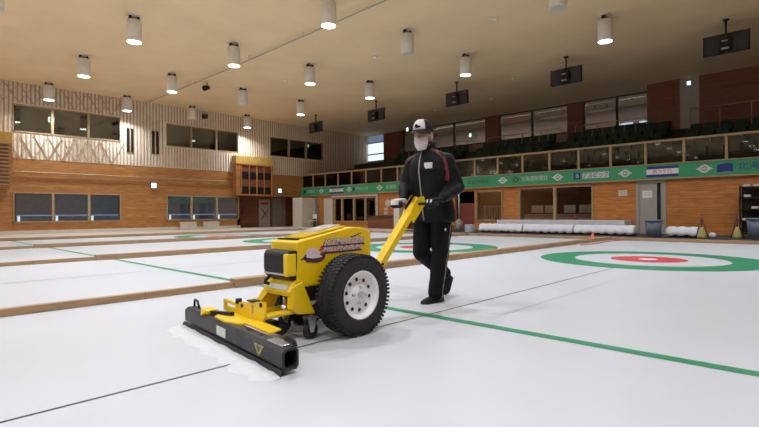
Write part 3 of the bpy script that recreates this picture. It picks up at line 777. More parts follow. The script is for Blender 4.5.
# ---------------------------------------------------------------- things on the end walkway
def cover(y0, y1, x0, x1, zt, label, wav=.05):
    e = empty('stone_cover', ((x0+x1)/2, (y0+y1)/2, .016), label=label, cat='cover', group='white covers over the stone racks')
    mb = MB(); mb.box(x0+.05, x1-.05, y0+.06, y1-.06, .017, zt-.1); mb.build('dark_rack', M['dark'], e)
    mb = MB(); n = max(12, int((y1-y0)*14)); R = []
    for i in range(n+1):
        y = y0+(y1-y0)*i/n; w = abs(math.sin((y-y0)*PI/.3)); hz = .075+wav*(1-w)+random.uniform(-.008, .012); tz = zt+.02*w+random.uniform(-.006, .006)
        R.append([Vector(p) for p in ((x0-.05-.02*w, y, hz), (x0-.03, y, hz+.1), (x0, y, tz-.04), (x0+.08, y, tz), ((x0+x1)/2, y, tz+.02), (x1-.08, y, tz), (x1, y, tz-.04), (x1+.04, y, hz))])
    mb.rings(R, True, True); mb.build('white_cloth', M['cloth'], e)
cover(6.75, 8.75, 14.75, 15.25, .36, 'leftmost white cloth cover on the dark walkway under the wide window')
cover(4.72, 6.70, 14.75, 15.25, .36, 'middle white cloth cover on the dark walkway under the wide window')
cover(2.62, 4.68, 14.75, 15.25, .35, 'white cloth cover on the dark walkway left of the grey bin')
cover(.72, 1.62, 14.55, 15.0, .33, 'short white cloth cover right of the grey bin')
mb = MB(); mb.box(16.3, 17.1, 3.4, 8.8, .016, .53, .01); mb.build('bench', M['cloth'], label='long low bench with pale cover behind the white covers', cat='bench')
def bin_(x, y, r, h, label):
    e = empty('waste_bin', (x, y, .016), label=label, cat='bin', group='blue grey bins')
    mb = MB(); mb.lathe([(.001, r*.8), (h, r), (h, r*.93), (.04, r*.75)], (x, y, .016), n=4 if False else 24); mb.build('bin_body', M['bin'], e)
    mb = MB(); mb.lathe([(h-.05, r*1.0), (h-.05, r*1.07), (h+.01, r*1.07), (h+.01, r*.95)], (x, y, .016), n=24); mb.build('rim', M['bin'], e)
bin_(14.4, 1.93, .255, .56, 'blue grey bin standing in front of the grey door')
bin_(14.8, -.72, .27, .62, 'blue grey bin cut by the right edge of the photo')
def brooms(x, y, label, h):
    e = empty('broom', (x, y, .016), label=label, cat='broom', group='upright straw brooms')
    mb = MB(); mb.lathe([(.001, .13), (.1, .125), (.28, .06), (.36, .035)], (x, y, .016), n=20); mb.build('bristles', M['straw'], e)
    mb = MB(); mb.cyl((x, y, .35), (x+.02, y+.02, h), .018, 8); mb.build('handle', M['redwood'], e)
    for s_ in (-1, 1):
        mb = MB(); mb.cyl((x, y+s_*.17, .018), (x, y+s_*.02, h*.72), .013, 8); mb.build('brace', M['dark'], e)
brooms(14.3, .58, 'straw broom with red handle at the right end of the short white cover', .86)
brooms(14.9, -.22, 'straw broom with red handle beside the black rack', .86)
mb = MB(); mb.ell((14.6, .36, .11), .12, .1, .095, 16); mb.build('white_bundle', M['cloth'], label='small white bundle right of the first broom', cat='bundle')
e = empty('rack', (16.6, -.7, .016), label='black shelf rack against the wooden wall at the right edge', cat='rack')
for z in (.1, .5, .88, 1.26, 1.6):
    mb = MB(); mb.box(16.3, 16.9, -1.6, -.1, z, z+.04); mb.build('shelf', M['black'], e)
for y in (-1.58, -.12):
    for x in (16.32, 16.88):
        mb = MB(); mb.box(x-.025, x+.025, y-.025, y+.025, .016, 1.68); mb.build('upright', M['black'], e)
mb = MB(); mb.box(16.88, 16.9, -1.6, -.1, .1, 1.6); mb.build('back_panel', M['dark'], e)
for z, yy, lab in ((1.30, -.30, 'small white item on the top but one shelf of the black rack, left'), (1.64, -.55, 'small white item on top of the black rack'), (.92, -.5, 'small white item on the middle shelf of the black rack'), (.54, -.25, 'small white item on the lower shelf of the black rack'), (1.64, -.28, 'small tan item on top of the black rack, left end')):
    mb = MB(); mb.box(16.33, 16.55, yy-.09, yy+.09, z+.002, z+.085, .02); mb.build('small_item', M['cream'], label=lab, cat='item')
# things by the left end of the covers
e = empty('canister', (15.0, 9.95, .016), label='grey green canister right of the man, on the dark walkway', cat='canister')
mb = MB(); mb.lathe([(.001, .15), (.45, .16), (.5, .1), (.56, .07)], (15, 9.95, .016), n=24); mb.build('canister_body', M['roomc'], e)
mb = MB(); mb.cyl((15, 9.95, .57), (15, 9.95, 1.85), .03, 10); mb.build('tall_pole', M['alu'], e)
mb = MB(); mb.box(14.85, 15.15, 9.22, 9.55, .016, .34, .01); mb.build('grey_box', M['alu'], label='small pale grey box left of the white covers', cat='box')
mb = MB(); mb.box(14.8, 15.2, 10.35, 10.8, .016, .32, .01); mb.build('brown_box', M['beam'], label='brown box beside the man, right of his legs', cat='box')
mb = MB(); mb.box(14.85, 15.15, 10.4, 10.72, .321, .58, .04); mb.build('white_bag', M['cream'], label='white bag on top of the brown box', cat='bag')
mb = MB(); mb.box(XB+.3, XB+.7, 10.6, 11.6, -.02, 1.35, .02); mb.build('red_locker', M['redwood'], label='dark red locker in the dark doorway right of the man', cat='locker')

# ================================================================ MACHINE
RZM = PI
mc = empty('ice_scraper', (-.85, .27, 0), RZM, 'yellow walk-behind ice scraping machine with white-rimmed black wheel', 'ice machine')
def part(mb, name, m, parent=None, **k): return mb.build(name, m, parent or mc, local=True, **k)
HW = .16
mb = MB(); mb.prism([(.39, .667), (.12, .714), (-.105, .757), (-.20, .752), (-.305, .720), (-.31, .40), (-.10, .36), (.41, .36), (.392, .45)], 'y', -HW, HW, .012)
body = part(mb, 'hood', M['yellow'])
mb = MB()   # top cover with a dark slot
mb.hexa([(.30, -.12, .686), (.30, .09, .686), (-.08, .11, .756), (-.08, -.12, .756)], [(.30, -.12, .693), (.30, .09, .693), (-.08, .11, .765), (-.08, -.12, .765)])
part(mb, 'top_cover', mat('top_cover_paint', (.75, .50, .02), .12))
mb = MB(); mb.bar((.335, -.135, .681), (.335, .09, .681), .03, .010); part(mb, 'slot', M['black'])
mb = MB(); mb.hexa([(.16, -.13, .712), (.16, .04, .712), (-.10, .03, .760), (-.10, -.13, .760)], [(.16, -.13, .728), (.16, .04, .728), (-.10, .03, .774), (-.10, -.13, .774)])  # raised plate imitates the bright reflection on the hood top
part(mb, 'hood_highlight', mat('hood_highlight', (.85, .82, .78), .15, metal=.5), label='pale plate imitating a bright reflection on the hood')
# front battery box
mb = MB(); mb.prism([(.385, .61), (.455, .61), (.475, .58), (.475, .48), (.462, .435), (.43, .412), (.385, .412)], 'y', -.125, .155, .012); bb = part(mb, 'battery_box', M['black'])
mb = MB(); mb.box(.40, .480, .115, .162, .44, .592, .012); part(mb, 'yellow_clamp', M['yellow'], bb)
mb = MB(); mb.box(.45, .472, -.12, .115, .445, .458); part(mb, 'chrome_strip', M['steel'], bb)
mb = MB(); mb.tube([(.44, -.10, .42), (.475, -.10, .40), (.485, -.09, .385), (.46, -.07, .375)], .012, 8); part(mb, 'latch', M['black'], bb)
# front apron with label
mb = MB(); mb.prism([(.385, .41), (.41, .41), (.455, .335), (.44, .30), (.385, .31)], 'y', -.155, .155, .008); ap = part(mb, 'front_apron', M['yellow'])
mb = MB(); mb.hexa([(.432, -.115, .375), (.432, .115, .375), (.450, .115, .345), (.450, -.115, .345)], [(.4365, -.115, .377), (.4365, .115, .377), (.4545, .115, .347), (.4545, -.115, .347)]); part(mb, 'name_plate', M['pale'], ap)
# legs: flared gussets
mb = MB(); mb.prism([(.435, .37), (.36, .40), (.25, .17), (.40, .185), (.445, .225)], 'y', .105, .17, .006); part(mb, 'support_leg', M['yellow'])
mb = MB(); mb.hexa([(.435, -.07, .36), (.435, -.155, .36), (.34, -.155, .38), (.34, -.07, .38)], [(.485, -.20, .205), (.475, -.265, .20), (.36, -.24, .175), (.36, -.18, .175)]); part(mb, 'support_leg', M['yellow'])
# underside block, axle
mb = MB(); mb.box(-.22, .30, -.12, .10, .24, .37, .02); part(mb, 'motor_block', M['dark'])
mb = MB(); mb.cyl((0, -.2, .286), (0, .34, .286), .03); part(mb, 'axle', M['steel'])
mb = MB(); mb.cyl((.38, -.0, .13), (.38, -.0, .34), .02, 12); mb.cyl((.38, -.0, .16), (.38, -.0, .23), .032, 12); part(mb, 'lift_cylinder', M['steel'])
mb = MB(); mb.bar((.60, .01, .17), (.27, .06, .19), .05, .03); part(mb, 'tow_arm', M['yellow'])
mb = MB(); mb.bar((.585, -.187, .17), (.27, -.08, .19), .05, .03); part(mb, 'tow_arm', M['yellow'])
mb = MB(); mb.cyl((.48, -.08, .12), (.48, .10, .12), .022, 12); mb.cyl((.46, .02, .09), (.46, .08, .09), .045, 20); part(mb, 'link_roller', M['black'])
# casters
for s_ in (1, -1):
    cxx, cyy = .285, s_*.155
    mb = MB(); mb.lathe([(-.018, .03), (-.018, .05), (-.012, .056), (.012, .056), (.018, .05), (.018, .03)], (cxx, cyy, .057), 'y', 28); cw = part(mb, 'caster_wheel', M['blackr'])
    mb = MB()
    for t in (-1, 1): mb.prism([(cxx-.035, .15), (cxx+.04, .15), (cxx+.02, .05), (cxx-.005, .05)], 'y', cyy+t*.027-.003, cyy+t*.027+.003)
    mb.box(cxx-.04, cxx+.04, cyy-.035, cyy+.035, .143, .155); part(mb, 'caster_fork', M['steel'])
# wheels
def wheel(s_):
    yc = s_*.290
    mb = MB()
    prof = [(-.060, .158), (-.078, .172), (-.088, .215), (-.082, .252), (-.066, .273), (-.04, .282), (.04, .282), (.066, .273), (.082, .252), (.088, .215), (.078, .172), (.060, .158)]
    mb.lathe([(yc+h, r) for h, r in prof]+[(yc-.060, .158)], (0, 0, .286), 'y', 72, cap=False)
    for k in range(60):                      # tread blocks
        t = 2*PI*k/60
        for j, (h, wdt) in enumerate(((-.066, .032), (-.024, .036), (.024, .036), (.066, .032))):
            tt = t+(PI/60 if j % 2 else 0); r0, r1 = (.262, .2835) if j in (0, 3) else (.275, .2872)
            q = []
            for rr in (r0, r1):
                q.append([Vector((rr*math.cos(tt+a), yc+h+b, .286+rr*math.sin(tt+a))) for a, b in ((-.028, -wdt/2), (.028, -wdt/2), (.028, wdt/2), (-.028, wdt/2))])
            mb.hexa(q[0], q[1])
    ty = part(mb, 'tyre', M['blackr'])
    f = s_
    mb = MB(); prof = [(-.06, .152), (.055, .152), (.075, .163), (.081, .170), (.079, .162), (.060, .152), (.045, .146), (.036, .138), (.040, .10), (.046, .06), (.060, .05), (.063, .03), (.065, .001)]
    mb.lathe([(yc+f*h, r) for h, r in prof], (0, 0, .286), 'y', 48); rim = part(mb, 'rim', M['white'], None, label='white steel wheel rim')
    for k in range(10):
        t = 2*PI*k/10+.2
        mb = MB(); c = (.112*math.cos(t), yc+f*.0395, .286+.108*math.sin(t)); mb.cyl((c[0], c[1]-f*.02, c[2]), (c[0], c[1]+f*.002, c[2]), .0135, 14); part(mb, 'hole', M['black'], rim)
    for k in range(4):
        t = 2*PI*k/4+.1
        mb = MB(); c = (.055*math.cos(t), yc+f*.045, .286+.055*math.sin(t)); mb.cyl((c[0], c[1], c[2]), (c[0], c[1]+f*.022, c[2]), .010, 6); part(mb, 'lug_nut', M['steel'], rim)
    mb = MB(); mb.cyl((0, yc+f*.05, .286), (0, yc+f*.080, .286), .026, 18); part(mb, 'hub_cap', M['steel'], rim)
wheel(1); wheel(-1)
# side decals
YD = HW+.0015
def mtext(name, txt, x, z, size, m, w, dy=0, **kw): text(name, txt, size, m, mc, (x, YD+dy, z), (-1, 0, .012), (0, 0, 1), width=w, **kw)
mb = MB(); mb.prism([(.20, .619), (-.235, .622), (-.225, .634), (.19, .630)], 'y', YD-.002, YD+.0015); mb.prism([(.185, .574), (-.205, .578), (-.20, .588), (.17, .584)], 'y', YD-.002, YD+.0015); part(mb, 'decal_bars', M['purple'])
mtext('decal_shadow', 'ICEMASTER', -.025, .6525, .058, M['purple'], .40, 0, offset=.0035, shear=.35, depth=.0008)
mtext('lettering', 'ICEMASTER', -.025, .6535, .056, M['dpink'], .385, .0022, offset=.0016, shear=.35, depth=.0008)
mtext('decal_shadow', 'MILLENNIUM', -.01, .6035, .046, M['purple'], .385, 0, offset=.0035, shear=.35, depth=.0008)
mtext('lettering', 'MILLENNIUM', -.01, .6045, .044, M['dpink'], .375, .0022, offset=.0014, shear=.35, depth=.0008)
# curling stone picture
def dell(name, cx, cz, rx, rz, m, dy, rot=0):
    mb = MB(); pts = []
    for k in range(28):
        t = 2*PI*k/28; u, v = rx*math.cos(t), rz*math.sin(t); pts.append((cx+u*math.cos(rot)-v*math.sin(rot), cz+u*math.sin(rot)+v*math.cos(rot)))
    mb.prism(pts, 'y', YD-.002, YD+dy); part(mb, name, m)
dell('decal_stone_shadow', .25, .555, .092, .038, M['purple'], .001, .05)
dell('decal_stone', .262, .584, .062, .036, M['dpink'], .002, .05)
dell('decal_stone_band', .255, .562, .070, .012, M['pale'], .003, .05)
mb = MB(); mb.prism([(.375, .545), (.31, .58), (.29, .548)], 'y', YD-.002, YD+.001); mb.prism([(.33, .525), (.26, .555), (.22, .522)], 'y', YD-.002, YD+.0015); mb.prism([(.20, .55), (.14, .60), (.16, .545)], 'y', YD-.002, YD+.0012); part(mb, 'decal_splash', M['purple'])
mb = MB(); mb.prism([(.215, .60), (.165, .632), (.185, .60)], 'y', YD-.002, YD+.003); part(mb, 'decal_handle', M['red'])
mb = MB(); mb.prism([(-.08, .682), (-.20, .713), (-.195, .705), (-.10, .677)], 'y', YD-.002, YD+.001); part(mb, 'decal_stroke', M['hblack'])
# handle
hd = empty('handle_bar', (0, 0, 0)); hd.parent = mc
mb = MB(); mb.bar((-.36, 0, .22), (-1.055, 0, .965), .054, .082, (0, 1, 0)); part(mb, 'handle_beam', M['yellow'], hd)
mb = MB()
for s_ in (-1, 1): mb.prism([(-.90, .82), (-.955, .77), (-1.135, .95), (-1.10, 1.01), (-1.02, .995), (-.965, .945)], 'y', s_*.044-.005, s_*.044+.005)
mb.box(-1.10, -1.0, -.048, .048, .95, .995, .01); part(mb, 'handle_bracket', M['yellow'], hd)
mb = MB()
for i in range(3): mb.bar((-.93-.03*i, .0, .915+.03*i), (-.91-.03*i, .0, .935+.03*i), .08, .008, (0, 1, 0))
part(mb, 'lever', M['black'], hd)
mb = MB(); mb.cyl((-1.03, -.295, .945), (-1.03, .26, .935), .013, 12); part(mb, 'grip_bar', M['black'], hd)
for y, z in ((-.222, .944), (.19, .936)):
    mb = MB(); mb.cyl((-1.03, y-.07, z), (-1.03, y+.07, z), .018, 14); part(mb, 'rubber_grip', M['blackr'], hd)
mb = MB()
for a, z in ((-1.0, .91), (-.56, .435)): mb.cyl((a, -.045, z), (a, .045, z), .012, 10)
part(mb, 'bolt', M['black'], hd)
# blade unit (a part with sub-parts)
bl = empty('blade_unit', (0, -.02, 0), math.radians(-6.5)); bl.parent = mc
out = [(.685, .125), (.70, .142), (.762, .142), (.785, .122), (.785, .045), (.765, .025), (.70, .025), (.685, .045)]
inn = [(.698, .118), (.706, .128), (.755, .128), (.771, .115), (.771, .052), (.757, .039), (.707, .039), (.698, .052)]
mb = MB(); n = 8
for yy, sg in ((-.775, 1), (.775, -1)): pass
V = {}
for nm, pl in (('o', out), ('i', inn)):
    for yy in (-.775, .775): V[nm, yy] = [mb.bm.verts.new((x, yy, z)) for x, z in pl]
for i in range(n):
    j = (i+1) % n
    mb.bm.faces.new((V['o', -.775][i], V['o', -.775][j], V['o', .775][j], V['o', .775][i]))
    mb.bm.faces.new((V['i', -.775][i], V['i', .775][i], V['i', .775][j], V['i', -.775][j]))
    for yy in (-.775, .775): mb.bm.faces.new((V['o', yy][i], V['o', yy][j], V['i', yy][j], V['i', yy][i]))
part(mb, 'blade_beam', M['blade'], bl)
mb = MB(); mb.hexa([(.775, -.80, .03), (.785, -.80, .03), (.800, -.80, .002), (.792, -.80, .002)], [(.775, .775, .03), (.785, .775, .03), (.800, .775, .002), (.792, .775, .002)]); part(mb, 'blade_edge', M['blade'], bl)
mb = MB(); mb.tube([(.715, -.765, .14), (.715, -.765, .18), (.715, -.75, .195), (.715, -.70, .19), (.715, -.66, .14)], .009, 8); part(mb, 'lift_loop', M['black'], bl)
mb = MB(); mb.box(.69, .76, .55, .73, .142, .15, .002); part(mb, 'latch_plate', M['steel'], bl)
mb = MB(); mb.prism([(.63, .142), (.77, .142), (.75, .17), (.73, .178), (.66, .178), (.64, .165)], 'x', .688, .698); part(mb, 'end_lug', M['black'], bl)
mb = MB(); mb.box(.785, .7875, -.13, .02, .055, .115); part(mb, 'pale_sticker', M['pale'], bl)
mb = MB(); mb.prism([(.44, .115), (.56, .115), (.50, .045)], 'x', .785, .787); ws = part(mb, 'warning_sticker', M['straw'], bl)
mb = MB(); mb.prism([(.47, .105), (.53, .105), (.50, .07)], 'x', .787, .7885); part(mb, 'warning_mark', M['hblack'], ws)
mb = MB()
for y in (.26, .42, .22): mb.cyl((.725, y, .14), (.725, y, .146), .012, 10)
part(mb, 'bolt', M['black'], bl)
mb = MB()   # base plate and bright tab
mb.prism([(.755, -.24), (.765, -.05), (.72, .10), (.64, .16), (.58, .16), (.58, -.28), (.66, -.34)], 'z', .143, .155); part(mb, 'base_plate', M['yellow'], bl)
mb = MB(); mb.hexa([(.61, .12, .156), (.71, .12, .156), (.70, .47, .150), (.60, .42, .150)], [(.61, .12, .166), (.71, .12, .166), (.70, .47, .160), (.60, .42, .160)]); part(mb, 'side_tab', M['yellow'], bl)
mb = MB(); mb.prism([(-.20, .15), (.18, .15), (.215, .20), (.215, .292), (.02, .27), (-.18, .24)], 'x', .592, .608); mp_ = part(mb, 'mount_plate', M['yellow'], bl)
mb = MB(); mb.cyl((.60, .17, .268), (.615, .17, .268), .016, 12); mb.cyl((.60, -.12, .225), (.615, -.12, .225), .014, 12); part(mb, 'bolt', M['black'], mp_)
mb = MB(); mb.box(.60, .612, .03, .055, .19, .25, .004); part(mb, 'slot', M['tan'], mp_)
mb = MB(); mb.box(.57, .63, .0, .08, .275, .283); part(mb, 'black_pad', M['black'], mp_)
mb = MB()   # slotted plate
for y0, y1, z0, z1 in ((-.46, -.20, .145, .185), (-.46, -.20, .205, .228), (-.46, -.42, .185, .205), (-.25, -.20, .185, .205)): mb.box(.592, .606, y0, y1, z0, z1)
part(mb, 'slotted_plate', M['yellow'], bl)
mb = MB(); mb.bar((.60, -.21, .15), (.45, -.21, .24), .012, .12, (0, 1, 0)); part(mb, 'gusset', M['yellow'], bl)
mb = MB(); mb.bar((.60, .20, .2), (.42, .17, .2), .012, .1, (0, 1, 0)); part(mb, 'gusset', M['yellow'], bl)
mb = MB(); mb.cyl((.60, -.20, .228), (.60, -.20, .262), .022, 12); part(mb, 'knob', M['black'], bl)
mb = MB(); mb.bar((.73, -.36, .155), (.66, -.16, .165), .03, .03); part(mb, 'black_link', M['black'], bl)
mb = MB(); mb.box(.68, .77, -.48, -.36, .143, .175, .01); mb.cyl((.79, -.41, .15), (.75, -.41, .15), .012, 8); part(mb, 'end_clamp', M['yellow'], bl)

# shaved ice in front of the blade
mb = MB(); n = 220
R = []
from mathutils import noise as NZ
for i in range(n+1):
    y = -.80+1.60*i/n; q = NZ.noise(Vector((y*7, 0, 0))); q2 = NZ.noise(Vector((y*19, 5, 0)))
    ed = min(1, (i+.5)/12, (n-i+.5)/12)
    h = (.016+.007*q+.004*q2)*(.3+.7*ed); w = (.15+.05*q+.014*q2)*(.3+.7*ed)
    R.append([(.800, y, -.002), (.806, y, h), (.806+w*.3, y, h*(.85+.2*q2)), (.806+w*.62, y, h*(.35+.2*q)), (.806+w*.85, y, h*.10), (.806+w, y, -.002)])
mb.rings(R, True, True)
sn = mb.build('shaved_ice', M['snow'], local=True, kind='stuff')
mt = abs_mat(bl) @ Matrix.Translation(sn.location); sn.data.transform(mt); sn.location = (0, 0, 0)
c0 = sum((v.co for v in sn.data.vertices), Vector())/len(sn.data.vertices); c0.z = 0
sn.data.transform(Matrix.Translation(-c0)); sn.location = c0
props(sn, 'ridge of white shaved ice pushed up along the front of the dark blade', 'ice shavings')

# ================================================================ PERSON (facing -X)
TM = abs_mat(mc)
gripR = TM @ Vector((-1.03, -.222, .944)); gripL = TM @ Vector((-1.03, .19, .936))
bx_ = (TM.to_3x3() @ Vector((1, 0, 0))); by_ = (TM.to_3x3() @ Vector((0, 1, 0)))
shR, elR = Vector((.48, .535, 1.34)), Vector((.45, .60, 1.12))
shL, elL = Vector((.54, .175, 1.34)), Vector((.615, .115, 1.10))
wrR = gripR-bx_*.105+Vector((0, 0, .035))+by_*-.005; wrL = gripL-bx_*.115+Vector((0, 0, .045))+by_*.02
hpR, knR, akR = Vector((.545, .445, .90)), Vector((.50, .455, .475)), Vector((.910, .45, .205))
hpL, knL, akL = Vector((.585, .265, .90)), Vector((.562, .27, .49)), Vector((.515, .292, .085))
def hand(mb, g, w, k=1.0):
    """palm behind the bar, four fingers over it, thumb below"""
    for i in range(4):
        o = by_*(-.034+.0225*i); l = (1.0, 1.08, 1.04, .88)[i]
        kn = g-bx_*.022+Vector((0, 0, .034))+o; m1 = g+bx_*.024*l+Vector((0, 0, .027))+o; m2 = g+bx_*.034*l+Vector((0, 0, -.008))+o; tp = g+bx_*.008+Vector((0, 0, -.03*l))+o
        for a, b in ((kn, m1), (m1, m2), (m2, tp)): mb.capsule(a, b, .0105*k, .0098*k, 10, 4)
        mb.capsule(w+o*.5, kn, .016*k, .013*k, 10, 4)
    s_ = 1 if w is wrR else -1
    a = g-bx_*.05+by_*(.030*s_)+Vector((0, 0, .015)); b = g-bx_*.02+by_*(.048*s_)+Vector((0, 0, -.02)); c = g+bx_*.015+by_*(.045*s_)+Vector((0, 0, -.03))
    mb.capsule(w, a, .017*k, .013*k, 10, 4); mb.capsule(a, b, .013*k, .0115*k, 10, 4); mb.capsule(b, c, .0115*k, .0105*k, 10, 4)
def ellring(z, cx, cy, rx, ry, n=28, e=2.3):
    out = []
    for k in range(n):
        t = 2*PI*k/n; c, s_ = math.cos(t), math.sin(t)
        out.append((cx+rx*math.copysign(abs(c)**(2/e), c), cy+ry*math.copysign(abs(s_)**(2/e), s_), z))
    return out
HC = Vector((.420, .362, 1.605))            # head centre
hrot = Matrix.Rotation(math.radians(19), 3, 'Z') @ Matrix.Rotation(math.radians(-8), 3, 'Y')
HS = 1.06
def hp(x, y, z): return HC+hrot @ Vector((x*HS, y*HS, z*HS))     # head space, face towards -x
mb = MB()
mb.ell(HC, .098, .078, .118, 28, hrot); mb.ell(hp(-.02, 0, -.055), .072, .060, .075, 24, hrot); mb.ell(hp(-.055, 0, -.095), .032, .035, .026, 16, hrot)
mb.capsule(hp(-.092, 0, .01), hp(-.112, 0, -.03), .012, .016, 10)                     # nose
for s_ in (-1, 1): mb.ell(hp(.01, s_*.078, -.012), .022, .010, .034, 14, hrot)        # ears
mb.capsule(hp(.02, 0, -.06), (.475, .36, 1.42), .058, .066)                           # neck
mb.rings([ellring(z, cx, .36, rx, ry) for z, cx, rx, ry in ((.86, .555, .11, .15), (1.0, .53, .105, .145), (1.15, .51, .11, .15), (1.3, .50, .115, .165), (1.38, .495, .10, .15), (1.42, .485, .07, .09))])
for sh, el, wr in ((shR, elR, wrR), (shL, elL, wrL)):
    mb.capsule(sh, el, .055, .043); mb.capsule(el, wr, .043, .028)
mb.capsule(Vector((.50, .36, 1.36)), shR, .07, .055); mb.capsule(Vector((.50, .36, 1.36)), shL, .07, .055)
for h, k, a in ((hpR, knR, akR), (hpL, knL, akL)):
    mb.capsule(h, k, .085, .058); mb.capsule(k, a, .056, .038)
mb.capsule(akL-Vector((0, 0, .04)), (.47, .305, .034), .024, .016); mb.capsule(akR, (.915, .445, .10), .026, .018)
hand(mb, gripR, wrR, .85); hand(mb, gripL, wrL, .85)
pm = voxel(mb, .0065, 4)
per = bpy.data.objects.new('person', pm); COL.objects.link(per); pm.materials.clear(); pm.materials.append(M['skin'])
pm.transform(Matrix.Translation((-.5, -.34, 0))); per.location = (.5, .34, 0)
props(per, 'person in black tracksuit, cap and white face mask walking behind the yellow machine', 'person')

# jacket
mb = MB()
mb.rings([ellring(z, cx, cy, rx, ry) for z, cx, cy, rx, ry in ((.765, .585, .35, .145, .205), (.80, .58, .35, .155, .215), (.92, .555, .352, .155, .212), (1.02, .535, .355, .145, .20), (1.15, .515, .355, .150, .205), (1.27, .50, .355, .150, .215), (1.335, .495, .355, .130, .195), (1.40, .49, .357, .105, .140), (1.44, .482, .358, .088, .105), (1.485, .472, .36, .078, .080), (1.525, .462, .36, .074, .074))])
for sh, el, wr, f in ((shR, elR, wrR, 1), (shL, elL, wrL, 1)):
    mb.capsule(sh, el, .083, .070); mb.capsule(el, el+(wr-el)*.55, .074, .062); mb.capsule(el+(wr-el)*.55, el+(wr-el)*.93, .060, .043)
mb.capsule(Vector((.495, .40, 1.375)), shR, .085, .080); mb.capsule(Vector((.50, .32, 1.375)), shL, .085, .080)
jm = voxel(mb, .009, 5, .5, .022, .13)
def segdist(p, a, b):
    a, b = Vector(a), Vector(b); t = max(0, min(1, (p-a).dot(b-a)/(b-a).length_squared)); return (p-(a+(b-a)*t)).length
jk = link_mesh('jacket', jm, [M['jacket'], M['jred'], M['glovew']], per, 'black zip jacket with dark red shoulder piping')
off = Vector(per.location)
def front_at(me, y, z):                    # frontmost jacket point at (y, z)
    best = None
    for v in me.vertices:
        p = v.co+off
        if abs(p.y-y) < .012 and abs(p.z-z) < .012 and (best is None or p.x < best): best = p.x
    return best
lines = [([(.155, 1.37), (.138, 1.31), (.132, 1.24), (.14, 1.16)], .012), ([(.30, 1.48), (.21, 1.41), (.155, 1.37)], .006), ([(.43, 1.46), (.50, 1.41), (.56, 1.35)], .006)]
for poly in jm.polygons:
    p = Vector(poly.center)+off
    if poly.normal.x > .35: continue
    for L, w in lines:
        for (y0, z0), (y1, z1) in zip(L, L[1:]):
            if segdist(Vector((0, p.y, p.z)), (0, y0, z0), (0, y1, z1)) < w and p.x < .56: poly.material_index = 1
# zip, name patch, collar
pts = []
for z in (1.49, 1.42, 1.35, 1.25, 1.15, 1.05, .95, .85, .79):
    x = front_at(jm, .36, z); pts.append(Vector((x-.002, .36, z)) if x else None)
mb = MB(); mb.tube([p for p in pts if p], .006, 6); mb.build('zip', M['greydoor'], per)
px = front_at(jm, .262, 1.30)
mb = MB(); mb.box(px-.006, px+.012, .215, .30, 1.27, 1.325, .002, seg=1); mb.build('name_patch', M['mask'], per, label='white rectangular chest patch')
mb = MB(); R = []
for k in range(25):
    t = math.radians(35+290*k/24); c = Vector((.465, .36, 0)); d = Vector((math.cos(t), math.sin(t), 0)); up_ = .0 if abs(t-PI) > 1 else -.015
    R.append([c+d*.080+Vector((0, 0, 1.455)), c+d*.088+Vector((0, 0, 1.455)), c+d*.092+Vector((0, 0, 1.53+up_)), c+d*.082+Vector((0, 0, 1.535+up_))])
mb.rings(R, True, True); mb.build('collar', M['jacket'], per)
# trousers
mb = MB()
mb.rings([ellring(z, cx, cy, rx, ry) for z, cx, cy, rx, ry in ((.77, .565, .355, .12, .185), (.86, .56, .355, .13, .19), (.97, .55, .355, .12, .17))])
mb.capsule(hpR, knR, .108, .085); mb.capsule(knR, akR+(knR-akR)*.1, .084, .068)
mb.capsule(hpL, knL, .112, .088); mb.capsule(knL, akL+Vector((0, 0, .03)), .086, .070)
mb.capsule(akL+Vector((.0, 0, .10)), akL+Vector((-.004, 0, .005)), .070, .078)
tm_ = voxel(mb, .009, 5, .5, .02, .12)
tr = link_mesh('trousers', tm_, [M['trouser'], M['gold']], per, 'black track trousers with a pale gold side stripe')
for poly in tm_.polygons:
    p = Vector(poly.center)+off
    if poly.normal.y < -.3 and p.z < .85 and abs(p.x-((knL.x+(hpL.x-knL.x)*(p.z-knL.z)/.41 if p.z > knL.z else akL.x+(knL.x-akL.x)*(p.z-.085)/.405)+.012)) < .0065 and p.y < .3: poly.material_index = 1
mb = MB(); mb.ell((.50, .165, .70), .012, .008, .014, 12); mb.build('trouser_badge', M['mask'], per)
for a, b, r_ in ((akR, Vector((.935, .448, .135)), .040), (akL, Vector((.535, .297, .055)), .040)):
    mb = MB(); mb.capsule(a, b, r_, r_*.85); mb.build('sock', M['trouser'], per)
# shoes
def shoe(heel, toe, up, name):
    heel, toe, up = Vector(heel), Vector(toe), Vector(up).normalized(); d = (toe-heel).normalized(); s_ = d.cross(up).normalized(); L = (toe-heel).length
    mb = MB(); R = []
    for t, w, h in ((-.02, .020, .045), (.0, .030, .075), (.12, .036, .10), (.3, .037, .095), (.5, .042, .066), (.7, .047, .05), (.88, .040, .04), (.97, .026, .030), (1.0, .010, .018)):
        c = heel+d*L*t; R.append([c+s_*w*a+up*h*b for a, b in ((-.85, 0), (-1, .25), (-.9, .65), (-.5, .95), (0, 1), (.5, .95), (.9, .65), (1, .25), (.85, 0))])
    mb.rings(R, True, True); o = mb.build(name, M['shoe'], per)
    mb = MB(); R = []
    for t, w in ((-.03, .02), (.0, .033), (.2, .039), (.5, .044), (.72, .05), (.9, .042), (1.01, .015)):
        c = heel+d*L*t; R.append([c+s_*w*a+up*h for a, h in ((-1, .0), (-1, .016), (1, .016), (1, .0))])
    mb.rings(R, True); mb.build('sole', M['black'], o)
    return o
shoe((.605, .288, .003), (.345, .330, .003), (0, 0, 1), 'shoe')
shoe((.985, .452, .178), (.855, .437, .012), (-.80, .05, .62), 'shoe')
